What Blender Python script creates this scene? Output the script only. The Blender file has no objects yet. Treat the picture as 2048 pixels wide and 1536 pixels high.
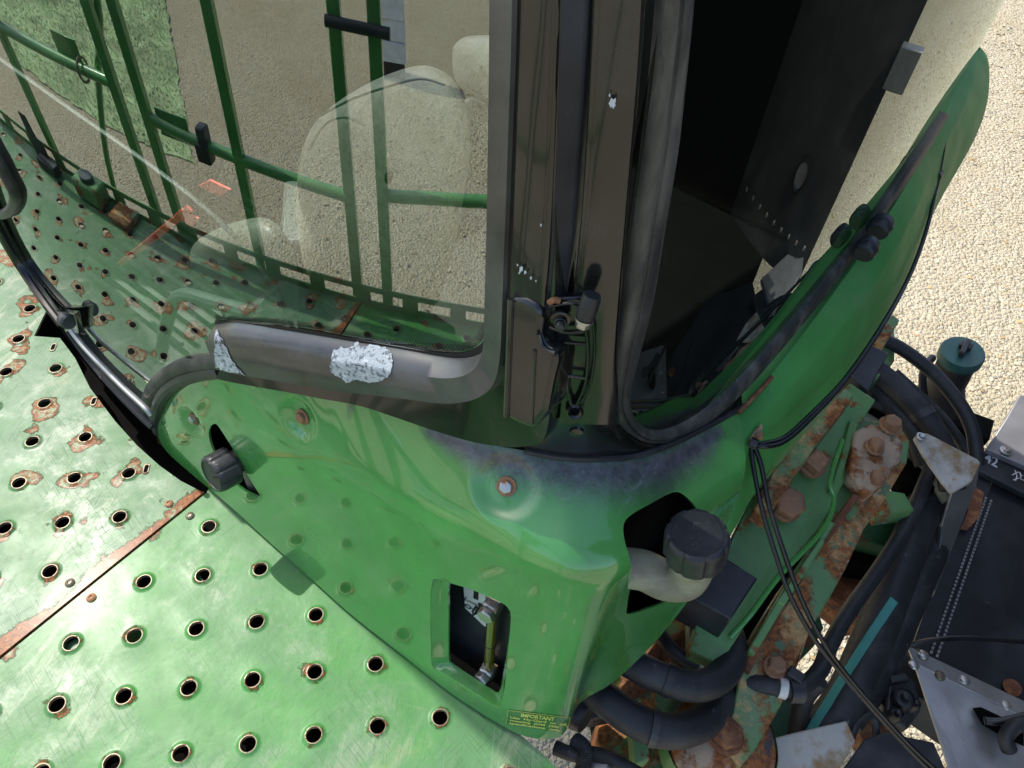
import bpy, bmesh, math, random
from mathutils import Vector, Matrix
from mathutils.bvhtree import BVHTree
random.seed(7)
SC = bpy.context.scene
COL = SC.collection

# ------------------------------------------------------------ camera, light, exposure
CAM = Vector((0.37978, -0.39104, 1.27724))
ROT = Matrix(((0.98667195, 0.0750202, -0.14439681), (-0.15108233, 0.75193301, -0.64169376), (0.06043673, 0.65495704, 0.75324543)))
FPX = 1500.0
cd = bpy.data.cameras.new("camera"); cam = bpy.data.objects.new("camera", cd); COL.objects.link(cam)
cd.sensor_width = 36; cd.lens = FPX / 2048 * 36; cd.clip_start = 0.02; cd.clip_end = 500
cam.matrix_world = Matrix.Translation(CAM) @ ROT.to_4x4()
SC.camera = cam
SUN_AZ, SUN_EL = math.radians(130.3), math.radians(55)
SUN = Vector((math.cos(SUN_AZ) * math.cos(SUN_EL), math.sin(SUN_AZ) * math.cos(SUN_EL), math.sin(SUN_EL)))
wd = bpy.data.worlds.new("World"); SC.world = wd; wd.use_nodes = True
wn = wd.node_tree.nodes; bg = wn["Background"]
sk = wn.new("ShaderNodeTexSky"); sk.sky_type = 'NISHITA'; sk.sun_disc = False
sk.sun_elevation = SUN_EL; sk.sun_rotation = math.atan2(SUN.x, SUN.y); sk.dust_density = 2.5; sk.ozone_density = 1.0
wd.node_tree.links.new(sk.outputs[0], bg.inputs[0]); bg.inputs[1].default_value = 0.15
ld = bpy.data.lights.new("sun", 'SUN'); ld.energy = 2.5; ld.angle = math.radians(0.53); ld.color = (1.0, 0.95, 0.87)
lo = bpy.data.objects.new("sun", ld); COL.objects.link(lo); lo.rotation_euler = SUN.to_track_quat('Z', 'Y').to_euler()
lo.location = SUN * 10
SC.view_settings.view_transform = 'Standard'; SC.view_settings.look = 'None'; SC.view_settings.gamma = 1
SC.view_settings.exposure = 0.95
SC.render.engine = 'CYCLES'; SC.cycles.max_bounces = 10; SC.cycles.transparent_max_bounces = 16; SC.cycles.glossy_bounces = 5
SC.cycles.use_denoising = True

# ------------------------------------------------------------ surveying helpers: photo pixel -> point on a real surface
def ray(px, py):
    return (ROT @ Vector(((px - 1024) / FPX, -(py - 768) / FPX, -1))).normalized()
def Z(px, py, z=0.0):
    d = ray(px, py); return CAM + d * ((z - CAM.z) / d.z)
def PL(px, py, p, n):
    d = ray(px, py); return CAM + d * ((p - CAM).dot(n) / d.dot(n))
# windscreen: gently curved cylinder, fitted from the deck it mirrors
_az, _el, _d, _k, _g = -2.4350228, 0.0067532, 0.0269639, 0.3014196, 0.233879
GN = Vector((math.cos(_az) * math.cos(_el), math.sin(_az) * math.cos(_el), math.sin(_el)))
_u = Vector((-math.sin(_az), math.cos(_az), 0)); _v = GN.cross(_u)
GU = _u * math.cos(_g) + _v * math.sin(_g); GV = GN.cross(GU)
GO = Vector((-0.15627, 0.71442, 0.12)) + GN * _d
def gpt(a, b, off=0.0):
    n = (GN + GU * (_k * a)).normalized()
    return GO + GU * a + GV * b - GN * (_k / 2 * a * a) + n * off
def gab(px, py):
    D = ray(px, py); a = (CAM - GO).dot(GN); b = D.dot(GN); c = (CAM - GO).dot(GU); e = D.dot(GU)
    A = _k / 2 * e * e; B = b + _k * c * e; Cc = a + _k / 2 * c * c
    t = -2 * Cc / (B - math.sqrt(max(B * B - 4 * A * Cc, 0)))
    X = CAM + D * t
    return (X - GO).dot(GU), (X - GO).dot(GV)
def GL(px, py, off=0.0):
    a, b = gab(px, py); n = (GN + GU * (_k * a)).normalized(); D = ray(px, py)
    return gpt(a, b) - D * (off / max(abs(D.dot(n)), .25))
def pr(p, px): return px * (p - CAM).length / FPX
# cab axes: M outwards to the machine's side, W backwards along it
M = Vector((0.682, -0.731, 0)).normalized(); Wd = Vector((0.731, 0.682, 0)).normalized(); UPV = Vector((0, 0, 1))
DC = (-0.2216, 1.2327, -2.4867, 2.0594, -0.1736)
def _fit():
    # quartic through the plan of the side door glass
    xs = [.45, .5, .6, .7, .9, 1.1, 1.4, 1.7, 2.0]; ys = [.30, .322, .358, .386, .412, .42, .416, .392, .35]
    n = 5; A = [[sum(x ** (i + j) for x in xs) for j in range(n)] + [sum(y * x ** i for x, y in zip(xs, ys))] for i in range(n)]
    for i in range(n):
        p = max(range(i, n), key=lambda r: abs(A[r][i])); A[i], A[p] = A[p], A[i]
        for r in range(n):
            if r != i:
                f = A[r][i] / A[i][i]; A[r] = [a - f * b for a, b in zip(A[r], A[i])]
    return [A[i][n] / A[i][i] for i in range(n)]
DC = _fit()
def dm(w): return sum(c * w ** i for i, c in enumerate(DC))
def ddm(w): return sum(i * c * w ** (i - 1) for i, c in enumerate(DC) if i)
def dpt(w, z, off=0.0):
    n = (M - Wd * ddm(w)).normalized()
    return M * dm(w) + Wd * w + UPV * z + n * off
def dwz(px, py):
    d = ray(px, py); t = 0.2; last = None; best = (9, 0)
    while t < 3:
        X = CAM + d * t; g = X.dot(M) - dm(X.dot(Wd))
        if abs(g) < best[0]: best = (abs(g), t)
        if last is not None and last > 0 >= g: best = (0, t); break
        last = g; t += 0.001
    X = CAM + d * best[1]; return X.dot(Wd), X.z
def DG(px, py, off=0.0): return dpt(*dwz(px, py), off)
# corner post: a vertical surface over a plan polyline between windscreen edge and door glass
POST = [Vector(p) for p in ((0.30, 0.33), (0.474, 0.165), (0.512, 0.125), (0.552, 0.1), (0.59, 0.093), (0.63, 0.105), (0.72, 0.17))]
_PC = {}
def post_line(off):
    key = round(off, 4)
    if key not in _PC:
        P = resample(smooth(POST, 12), 80); out = []
        for i, p in enumerate(P):
            t = (P[min(i + 2, 79)] - P[max(i - 2, 0)]).normalized(); out.append(p + Vector((t.y, -t.x)) * off if Vector((t.y, -t.x)).dot(Vector((-.1, -1))) > 0 else p - Vector((t.y, -t.x)) * off)
        _PC[key] = out
    return _PC[key]
def PO(px, py, off=0.0):
    d = ray(px, py); L = post_line(off); d2 = Vector((d.x, d.y)); c2 = Vector((CAM.x, CAM.y)); best = None
    for a, b in zip(L[:-1], L[1:]):
        e = b - a; den = d2.x * e.y - d2.y * e.x
        if abs(den) < 1e-9: continue
        r = a - c2; t = (r.x * e.y - r.y * e.x) / den; q = (r.x * d2.y - r.y * d2.x) / den
        if -.001 <= q <= 1.001 and t > 0 and (best is None or t < best): best = t
    if best is None:
        m = min(L, key=lambda p: abs((p - c2).normalized().dot(Vector((d2.y, -d2.x)).normalized()))); best = (m - c2).length / d2.length
    return CAM + d * best
def smooth(pts, n=8):
    """Catmull-Rom through a list of tuples / vectors."""
    P = [Vector(p) for p in pts]; out = []
    for i in range(len(P) - 1):
        p0 = P[max(i - 1, 0)]; p1 = P[i]; p2 = P[i + 1]; p3 = P[min(i + 2, len(P) - 1)]
        for k in range(n):
            t = k / n
            out.append(0.5 * ((2 * p1) + (p2 - p0) * t + (2 * p0 - 5 * p1 + 4 * p2 - p3) * t * t + (3 * p1 - p0 - 3 * p2 + p3) * t ** 3))
    out.append(P[-1]); return out
def resample(pts, n):
    L = [0]
    for a, b in zip(pts[:-1], pts[1:]): L.append(L[-1] + (b - a).length)
    out = []; j = 0
    for i in range(n):
        s = L[-1] * i / (n - 1)
        while j < len(pts) - 2 and L[j + 1] < s: j += 1
        f = (s - L[j]) / max(L[j + 1] - L[j], 1e-9); out.append(pts[j].lerp(pts[j + 1], min(max(f, 0), 1)))
    return out

# ------------------------------------------------------------ materials
def ramp(nt, val, lo, hi):
    m = nt.nodes.new("ShaderNodeMapRange"); m.interpolation_type = 'SMOOTHSTEP'
    m.inputs[1].default_value = lo; m.inputs[2].default_value = hi
    nt.links.new(val, m.inputs[0]); return m.outputs[0]
def math_(nt, op, a, b=None):
    m = nt.nodes.new("ShaderNodeMath"); m.operation = op
    for i, v in enumerate((a, b)):
        if v is None: continue
        if isinstance(v, (int, float)): m.inputs[i].default_value = v
        else: nt.links.new(v, m.inputs[i])
    return m.outputs[0]
def noise(nt, scale, detail=4, stretch=None, rot=(0, 0, 0), rough=0.6, dist=0):
    tc = nt.nodes.new("ShaderNodeTexCoord"); v = tc.outputs['Object']
    if stretch or any(rot):
        mp = nt.nodes.new("ShaderNodeMapping"); mp.inputs['Rotation'].default_value = rot
        nt.links.new(v, mp.inputs[0]); v = mp.outputs[0]
        if stretch:
            m2 = nt.nodes.new("ShaderNodeMapping"); m2.inputs['Scale'].default_value = stretch
            nt.links.new(v, m2.inputs[0]); v = m2.outputs[0]
    n = nt.nodes.new("ShaderNodeTexNoise"); n.inputs['Scale'].default_value = scale; n.inputs['Detail'].default_value = detail
    n.inputs['Roughness'].default_value = rough; n.inputs['Distortion'].default_value = dist
    nt.links.new(v, n.inputs['Vector']); return n.outputs['Fac']
def mixc(nt, fac, a, b):
    m = nt.nodes.new("ShaderNodeMix"); m.data_type = 'RGBA'
    for s, v in ((m.inputs[6], a), (m.inputs[7], b)):
        if isinstance(v, tuple): s.default_value = (*v[:3], 1)
        else: nt.links.new(v, s)
    if isinstance(fac, (int, float)): m.inputs[0].default_value = fac
    else: nt.links.new(fac, m.inputs[0])
    return m.outputs[2]
def mixf(nt, fac, a, b):
    m = nt.nodes.new("ShaderNodeMix"); m.data_type = 'FLOAT'
    for s, v in ((m.inputs[2], a), (m.inputs[3], b)):
        if isinstance(v, (int, float)): s.default_value = v
        else: nt.links.new(v, s)
    nt.links.new(fac, m.inputs[0]); return m.outputs[0]
def mat(name, col, rough=0.5, metal=0.0, coat=0.0, var=0.12, over=(), bump=(), spec=0.5, extra=None, vscale=9, coat_rough=0.06):
    """Paint or plain stuff: a base colour with slight variation, then layers (wear, dust, rust) laid over it by noise."""
    m = bpy.data.materials.new(name); m.use_nodes = True; nt = m.node_tree; b = nt.nodes["Principled BSDF"]
    n0 = noise(nt, vscale, 5)
    c = mixc(nt, ramp(nt, n0, .3, .7), tuple(x * (1 - var) for x in col), tuple(min(1, x * (1 + var)) for x in col))
    r = mixf(nt, ramp(nt, noise(nt, 14, 6), .3, .7), max(rough - .06, .02), rough + .06); me = metal; ct = coat
    hgt = None
    for o in over:
        k = ramp(nt, noise(nt, o.get('s', 20), o.get('d', 6), o.get('st'), o.get('rot', (0, 0, 0)), o.get('r', .65), o.get('dist', 0)), o['lo'], o['hi'])
        if 'attr' in o:
            a = nt.nodes.new("ShaderNodeAttribute"); a.attribute_name = o['attr']
            if o.get('amode') == 'thr':
                k = ramp(nt, math_(nt, 'ADD', a.outputs['Fac'], math_(nt, 'MULTIPLY', math_(nt, 'SUBTRACT', noise(nt, o.get('s', 20), 8, o.get('st'), o.get('rot', (0, 0, 0)), .7), .5), o.get('amp', 1.2))), o['lo'], o['hi'])
            else: k = math_(nt, 'MULTIPLY', k, a.outputs['Fac'])
        if 'mask' in o: k = math_(nt, 'MULTIPLY', k, ramp(nt, noise(nt, *o['mask'][:2]), *o['mask'][2:]))
        if 'amt' in o: k = math_(nt, 'MULTIPLY', k, o['amt'])
        oc = o['c']
        if 'c2' in o: oc = mixc(nt, ramp(nt, noise(nt, o.get('s2', 90), 6), .35, .65), o['c'], o['c2'])
        c = mixc(nt, k, c, oc); r = mixf(nt, k, r, o.get('rough', .8)); me = mixf(nt, k, me, o.get('metal', 0.0)); ct = mixf(nt, k, ct, 0.0 if 'coat' not in o else o['coat'])
        if o.get('h'):
            t = math_(nt, 'MULTIPLY', k, math_(nt, 'MULTIPLY', noise(nt, 160, 6), o['h'])); hgt = t if hgt is None else math_(nt, 'ADD', hgt, t)
    if extra: c, r, ct, hgt = extra(nt, c, r, ct, hgt)
    nt.links.new(c, b.inputs['Base Color'])
    for v, nm in ((r, 'Roughness'), (me, 'Metallic'), (ct, 'Coat Weight')):
        if isinstance(v, (int, float)): b.inputs[nm].default_value = v
        else: nt.links.new(v, b.inputs[nm])
    b.inputs['Coat Roughness'].default_value = coat_rough; b.inputs['Specular IOR Level'].default_value = spec
    for s, st in bump:
        t = math_(nt, 'MULTIPLY', noise(nt, s, 6), st); hgt = t if hgt is None else math_(nt, 'ADD', hgt, t)
    if hgt is not None:
        bp = nt.nodes.new("ShaderNodeBump"); bp.inputs['Strength'].default_value = 1; bp.inputs['Distance'].default_value = 0.004
        nt.links.new(hgt, bp.inputs['Height']); nt.links.new(bp.outputs[0], b.inputs['Normal'])
    return m
RUST, RUST2, DUST = (0.36, 0.13, 0.034), (0.15, 0.05, 0.02), (0.36, 0.33, 0.28)
GREEN = (0.08, 0.3, 0.07)
dusty = dict(c=DUST, s=7, lo=.5, hi=.85, amt=.22, rough=.7)
specks = dict(c=(.55, .55, .5), s=140, lo=.73, hi=.77, amt=.7, rough=.8)

def lattice_rust(ox, oy, amount, seam=None):
    """Rust eaten round each punched hole (pitch 0.1) and along a seam line, broken up by noise."""
    def f(nt, c, r, ct, hgt):
        tc = nt.nodes.new("ShaderNodeTexCoord"); sp = nt.nodes.new("ShaderNodeSeparateXYZ"); nt.links.new(tc.outputs['Object'], sp.inputs[0])
        def frac(v, o):
            t = math_(nt, 'FRACT', math_(nt, 'MULTIPLY', math_(nt, 'ADD', v, 20.05 - o), 10)); return math_(nt, 'MULTIPLY', math_(nt, 'SUBTRACT', t, .5), .1)
        fx, fy = frac(sp.outputs[0], ox), frac(sp.outputs[1], oy)
        # rust creeps off one side of the hole
        nx = math_(nt, 'MULTIPLY', math_(nt, 'SUBTRACT', noise(nt, 13, 3), .5), .06)
        d = math_(nt, 'SQRT', math_(nt, 'ADD', math_(nt, 'POWER', math_(nt, 'ADD', fx, nx), 2), math_(nt, 'POWER', math_(nt, 'SUBTRACT', fy, nx), 2)))
        big = ramp(nt, noise(nt, 11.7, 2), .47, .68)
        rad = math_(nt, 'ADD', math_(nt, 'MULTIPLY', big, .034 * amount), .0135)
        edge = math_(nt, 'SUBTRACT', math_(nt, 'ADD', rad, math_(nt, 'MULTIPLY', math_(nt, 'SUBTRACT', noise(nt, 55, 8, rough=.8), .5), .045)), d)
        k = math_(nt, 'MULTIPLY', ramp(nt, edge, -.002, .005), ramp(nt, math_(nt, 'ADD', noise(nt, 110, 8, rough=.85), math_(nt, 'MULTIPLY', edge, 14)), .42, .56))
        if seam:
            (sx, sy, nx_, ny_) = seam
            ds = math_(nt, 'ABSOLUTE', math_(nt, 'ADD', math_(nt, 'MULTIPLY', math_(nt, 'SUBTRACT', sp.outputs[0], sx), nx_), math_(nt, 'MULTIPLY', math_(nt, 'SUBTRACT', sp.outputs[1], sy), ny_)))
            wid = math_(nt, 'ADD', math_(nt, 'MULTIPLY', noise(nt, 8, 2), .075 * max(amount, .25)), -.016)
            es = math_(nt, 'SUBTRACT', math_(nt, 'ADD', wid, math_(nt, 'MULTIPLY', math_(nt, 'SUBTRACT', noise(nt, 70, 6, rough=.75), .5), .035)), ds)
            k = math_(nt, 'MAXIMUM', k, ramp(nt, es, 0.0, .004))
        rc = mixc(nt, ramp(nt, noise(nt, 130, 8, rough=.8), .36, .64), (.34, .115, .028), (.13, .042, .018))
        rc = mixc(nt, ramp(nt, noise(nt, 90, 8, rough=.8), .54, .63), rc, (.46, .22, .07))
        core = ramp(nt, edge, .006, .016)
        rc = mixc(nt, math_(nt, 'MULTIPLY', core, ramp(nt, noise(nt, 62, 8, rough=.8), .46, .56)), rc, (.26, .34, .21))
        c = mixc(nt, k, c, rc); r = mixf(nt, k, r, .62); ct = mixf(nt, k, ct, .12)
        t = math_(nt, 'MULTIPLY', k, math_(nt, 'MULTIPLY', noise(nt, 190, 6), .8)); hgt = t if hgt is None else math_(nt, 'ADD', hgt, t)
        return c, r, ct, hgt
    return f
SEAM_A, SEAM_B = Z(0, 1315), Z(410, 985)
SD = (SEAM_B - SEAM_A).normalized(); SN = Vector((-SD.y, SD.x, 0))
SEAM = (SEAM_A.x, SEAM_A.y, SN.x, SN.y)
ROTW = (0, 0, -math.atan2(Wd.y, Wd.x))
deck_wear = [dict(c=(.12, .21, .12), s=3.2, lo=.36, hi=.66, amt=.85, rough=.45, coat=.05),
             dict(c=(.25, .29, .21), s=5.5, d=9, r=.75, lo=.5, hi=.66, amt=.7, rough=.33, coat=.3),
             dict(c=(.07, .16, .075), s=30, d=9, r=.8, lo=.5, hi=.6, amt=.5, rough=.5),
             dict(c=(.34, .36, .25), s=26, st=(1, .16, 1), rot=(0, 0, .5), lo=.5, hi=.66, amt=.7, rough=.34, coat=.1, mask=(2.6, 3, .46, .6)),
             dict(c=(.26, .29, .2), s=60, st=(1, .08, 1), rot=(0, 0, 1.9), lo=.57, hi=.72, amt=.5, rough=.4, mask=(5, 3, .45, .62)),
             dict(c=(.03, .11, .035), s=420, st=(1, .03, 1), rot=(0, 0, -.6), lo=.555, hi=.61, amt=.75, rough=.5, mask=(6, 3, .42, .58)), dict(c=(.03, .11, .035), s=420, st=(1, .04, 1), rot=(0, 0, .2), lo=.565, hi=.62, amt=.7, rough=.5, mask=(5, 3, .45, .6)),
             dict(c=(.03, .11, .035), s=420, st=(1, .03, 1), rot=(0, 0, .9), lo=.56, hi=.62, amt=.7, rough=.5, mask=(7, 3, .42, .58)), dict(c=(.3, .3, .16), s=4.5, d=9, r=.75, lo=.58, hi=.72, amt=.5, rough=.4),
             dict(c=(.4, .42, .36), s=380, st=(1, .012, 1), rot=(0, 0, .25), lo=.59, hi=.64, amt=.4, rough=.5, mask=(3, 3, .5, .6)),
             dict(c=(.24, .22, .18), s=17, lo=.63, hi=.7, amt=.4, rough=.6)]
MAT = {}
MAT['deck_far'] = mat("worn_rusted_green_deck_paint", (0.07, .19, .068), .48, coat=.06, spec=.3, over=deck_wear, bump=((60, .12), (7, .4)), extra=lattice_rust(-.36581, .53995, 1.0, SEAM), coat_rough=.22)
MAT['deck_near'] = mat("scuffed_green_deck_paint", (0.045, .21, .038), .46, coat=.06, spec=.3, over=[dict(d, amt=d.get('amt', 1) * .62) for d in deck_wear], bump=((60, .1), (7, .4)), extra=lattice_rust(0, 0, .02, SEAM), coat_rough=.2)
MAT['lip'] = mat("bare_rusty_steel_edge", (.2, .17, .12), .45, .5, over=[dict(c=RUST2, s=60, lo=.52, hi=.64, rough=.8)])
MAT['green'] = mat("glossy_green_paint", GREEN, .22, coat=1.0, over=[dict(dusty, amt=.16), dict(specks, amt=.5), dict(c=(.16, .3, .15), s=80, st=(1, .05, 1), rot=(.4, .3, .2), lo=.66, hi=.72, amt=.4, rough=.4)], bump=((5, .5),))
MAT['body'] = mat("glossy_green_body_paint_with_black_overspray", GREEN, .18, coat=1.0, coat_rough=.025,
    over=[dict(c=(.2, .34, .2), s=4, lo=.5, hi=.8, amt=.12, rough=.4, coat=.5), dict(dusty, amt=.14), dict(specks, amt=.6),
          dict(c=(.26, .4, .24), s=120, st=(1, .025, 1), rot=(.3, .5, .8), lo=.67, hi=.71, amt=.55, rough=.5, mask=(5, 3, .48, .6)), dict(c=(.26, .4, .24), s=120, st=(1, .025, 1), rot=(.9, .2, -.7), lo=.68, hi=.72, amt=.5, rough=.5, mask=(6, 3, .48, .6)), dict(c=(.3, .36, .2), s=44, lo=.7, hi=.73, amt=.7, rough=.5),
          dict(c=(.2, .22, .16), s=30, d=9, r=.8, lo=.58, hi=.75, amt=.12, rough=.6, coat=.5),
          dict(c=(.115, .105, .125), s=260, lo=.12, hi=1.05, attr='spray', amode='thr', amp=1.1, rough=.45, coat=.4, c2=(.06, .055, .066), s2=60),
          dict(c=(.42, .45, .5), s=34, st=(1, 1, 3), lo=.58, hi=.78, attr='spray', rough=.6, amt=.55)], bump=((4, .14), (300, .012)))
MAT['trough'] = mat('satin_green_trough_paint', (.075, .28, .072), .5, coat=.0, spec=.12, over=[dict(dusty, amt=.2), dict(specks, amt=.5)], bump=((5, .2),), coat_rough=.2)
MAT['oldgreen'] = mat("old_green_paint_over_rust", (.125, .28, .09), .45, coat=.15,
    over=[dict(c=(.16, .2, .13), s=10, lo=.5, hi=.72, amt=.5, rough=.7), dict(c=RUST, c2=RUST2, s=13, lo=.56, hi=.63, rough=.85, h=.6), dict(c=(.42, .38, .28), s=20, lo=.66, hi=.72, rough=.8)], bump=((60, .25),))
MAT['rustgreen'] = mat("flaking_green_paint_and_rust", (.13, .27, .1), .5, coat=.1,
    over=[dict(c=(.2, .23, .15), s=16, lo=.48, hi=.66, amt=.6, rough=.7), dict(c=RUST, c2=RUST2, s=9, lo=.44, hi=.53, rough=.85, h=.9), dict(c=(.58, .34, .14), s=12, d=8, r=.75, lo=.5, hi=.62, rough=.8, amt=.85), dict(c=(.6, .5, .36), s=17, d=8, r=.75, lo=.6, hi=.68, rough=.8), dict(c=(.11, .2, .11), s=22, lo=.58, hi=.64, rough=.7), dict(c=(.5, .45, .36), s=30, lo=.67, hi=.72, rough=.8)], bump=((70, .35),))
MAT['rust'] = mat("heavy_rust", (.16, .06, .028), .85, over=[dict(c=(.3, .14, .06), s=40, lo=.45, hi=.65, rough=.9), dict(c=(.05, .025, .018), s=22, lo=.55, hi=.7, rough=.8)], bump=((90, 1.0), (25, .8)))
MAT['rustlight'] = mat("bare_rusted_casting", (.42, .31, .21), .7, over=[dict(c=RUST, c2=RUST2, s=14, lo=.42, hi=.52, rough=.85, h=.8), dict(c=(.06, .06, .06), s=19, lo=.6, hi=.68, rough=.7), dict(c=(.07, .2, .09), s=15, lo=.62, hi=.68, rough=.6)], bump=((70, .6),))
MAT['boltrust'] = mat("rusty_bolt_steel", (.3, .165, .095), .6, .5, over=[dict(c=(.36, .18, .09), s=70, lo=.45, hi=.65)], bump=((120, .4),))
MAT['zinc'] = mat("weathered_zinc_bolt", (.5, .5, .47), .35, .85, over=[dict(c=RUST, s=60, lo=.55, hi=.65, rough=.8)])
MAT['black'] = mat("glossy_black_frame_paint", (.008, .009, .008), .2, coat=.5, spec=.4, var=.2, over=[dict(c=(.2, .19, .17), s=6, lo=.5, hi=.85, amt=.2, rough=.5), dict(specks, amt=.35)], bump=((5, .12), (60, .03)))
MAT['sill'] = mat("dusty_black_sill_paint", (.018, .018, .018), .3, coat=.6, var=.2, over=[dict(c=(.23, .22, .21), s=5, lo=.32, hi=.75, amt=.42, rough=.5), dict(specks, amt=.8)], bump=((5, .15), (90, .08)), coat_rough=.15)
MAT['bare'] = mat("bare_patch_of_blistered_primer", (.5, .53, .56), .6, over=[dict(c=(.16, .18, .2), s=170, lo=.52, hi=.58, rough=.7), dict(c=(.7, .72, .74), s=60, lo=.55, hi=.65)], bump=((190, .8),))
MAT['plastic'] = mat("black_moulded_plastic", (.022, .023, .026), .42, over=[dict(c=(.2, .2, .2), s=9, lo=.45, hi=.8, amt=.3, rough=.7), dict(specks, amt=.35)], bump=((200, .12),))
MAT['rubber'] = mat("dusty_black_rubber_hose", (.016, .017, .02), .55, over=[dict(c=(.2, .2, .19), s=11, lo=.42, hi=.8, amt=.22, rough=.8), dict(c=(.3, .28, .25), s=60, lo=.66, hi=.72, amt=.5, rough=.8)], bump=((160, .1),))
MAT['seal'] = mat("weathered_black_rubber_seal", (.03, .03, .031), .5, over=[dict(c=(.24, .22, .19), s=24, st=(1, 1, .25), lo=.42, hi=.75, amt=.45, rough=.8), dict(specks, amt=.8)], bump=((150, .25),))
MAT['cable'] = mat("black_cable_sheath", (.012, .012, .013), .3, over=[dict(dusty, amt=.12)])
MAT['flatblack'] = mat("matt_black_sheet", (.012, .014, .018), .38, over=[dict(c=(.11, .12, .14), s=3, lo=.4, hi=.8, amt=.35, rough=.55), dict(c=(.2, .19, .18), s=35, lo=.66, hi=.75, amt=.5)], bump=((3, .5),))
MAT['dark'] = mat("flat_shade_black", (.004, .004, .004), .8, spec=.05)  # flat near-black; paints the shade inside gaps, slots and openings
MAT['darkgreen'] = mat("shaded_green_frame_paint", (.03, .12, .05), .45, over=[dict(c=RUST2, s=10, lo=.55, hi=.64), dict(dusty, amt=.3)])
MAT['galv'] = mat("brushed_galvanised_sheet", (.46, .46, .45), .38, .75, over=[dict(c=(.25, .24, .22), s=26, st=(1, .2, 1), lo=.5, hi=.7, amt=.5, rough=.5, metal=.6)], bump=((3, .4),))
MAT['greyplate'] = mat("grey_anodised_plate", (.3, .3, .31), .4, .5, over=[dict(c=(.05, .05, .05), s=40, lo=.66, hi=.7, amt=.7)])
MAT['duct'] = mat("charcoal_painted_duct", (.035, .036, .039), .42, over=[dict(c=(.2, .19, .18), s=4, lo=.4, hi=.8, amt=.3, rough=.6)])
MAT['whiterust'] = mat("cream_plate_stained_with_rust", (.5, .48, .42), .55, over=[dict(c=(.3, .2, .1), s=10, lo=.44, hi=.62, rough=.7), dict(c=RUST, s=18, lo=.6, hi=.7, rough=.85)], bump=((60, .3),))
MAT['neck'] = mat("yellowed_dusty_filler_plastic", (.33, .33, .22), .42, over=[dict(c=(.16, .13, .1), s=5, lo=.4, hi=.62, amt=.8, rough=.7), dict(c=(.4, .42, .28), s=14, st=(.3, 1, 1), lo=.5, hi=.7, amt=.5)], bump=((40, .2),))
MAT['teal'] = mat("teal_plastic_cap", (.022, .11, .095), .4, over=[dict(dusty, amt=.3)])
MAT['tealstripe'] = mat("teal_printed_stripe", (.06, .3, .25), .55, over=[dict(c=(.05, .1, .1), s=60, lo=.6, hi=.7)])
MAT['white'] = mat("white_plastic", (.7, .68, .62), .5, over=[dict(c=(.3, .26, .2), s=20, lo=.55, hi=.7, amt=.6)])
MAT['label'] = mat("white_sticker", (.78, .79, .78), .4, var=.03)
MAT['ink'] = mat("black_print", (.012, .012, .012), .5, var=.02)
MAT['chalk'] = mat("white_paint_pen", (.5, .53, .58), .7, var=.05)
MAT['yellow'] = mat("yellow_decal_print", (.8, .74, .16), .4, var=.08)
MAT['decal'] = mat("green_decal_film", (.022, .18, .038), .25, coat=.9, var=.05)
MAT['red'] = mat("faded_red_plastic", (.8, .09, .06), .5, over=[dict(dusty, amt=.2)])
MAT['leather'] = mat("beige_grained_leather", (.44, .42, .33), .4, over=[dict(c=(.25, .235, .18), s=60, lo=.5, hi=.6, amt=.4, rough=.5)], bump=((260, .4),))
MAT['cushion'] = mat('grey_green_vinyl_cushion', (.13, .15, .12), .45, bump=((200, .3),))
MAT['vinyl'] = mat("dark_green_grey_vinyl", (.05, .075, .065), .45, bump=((200, .3),))
MAT['mat'] = mat("ribbed_grey_floor_mat", (.06, .075, .065), .6, over=[dict(dusty, amt=.4)])
MAT['cabtrim'] = mat("dark_cab_trim", (.014, .015, .014), .6)
MAT['car'] = mat("white_corrugated_sheet", (.72, .76, .78), .4)
MAT['grass'] = mat("short_dry_grass", (.3, .4, .2), .9, var=.4, over=[dict(c=(.3, .29, .14), s=30, lo=.48, hi=.65, rough=.9)], vscale=3)
MAT['blade'] = mat("grass_blades", (.28, .44, .18), .8, var=.4, vscale=2)
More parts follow.
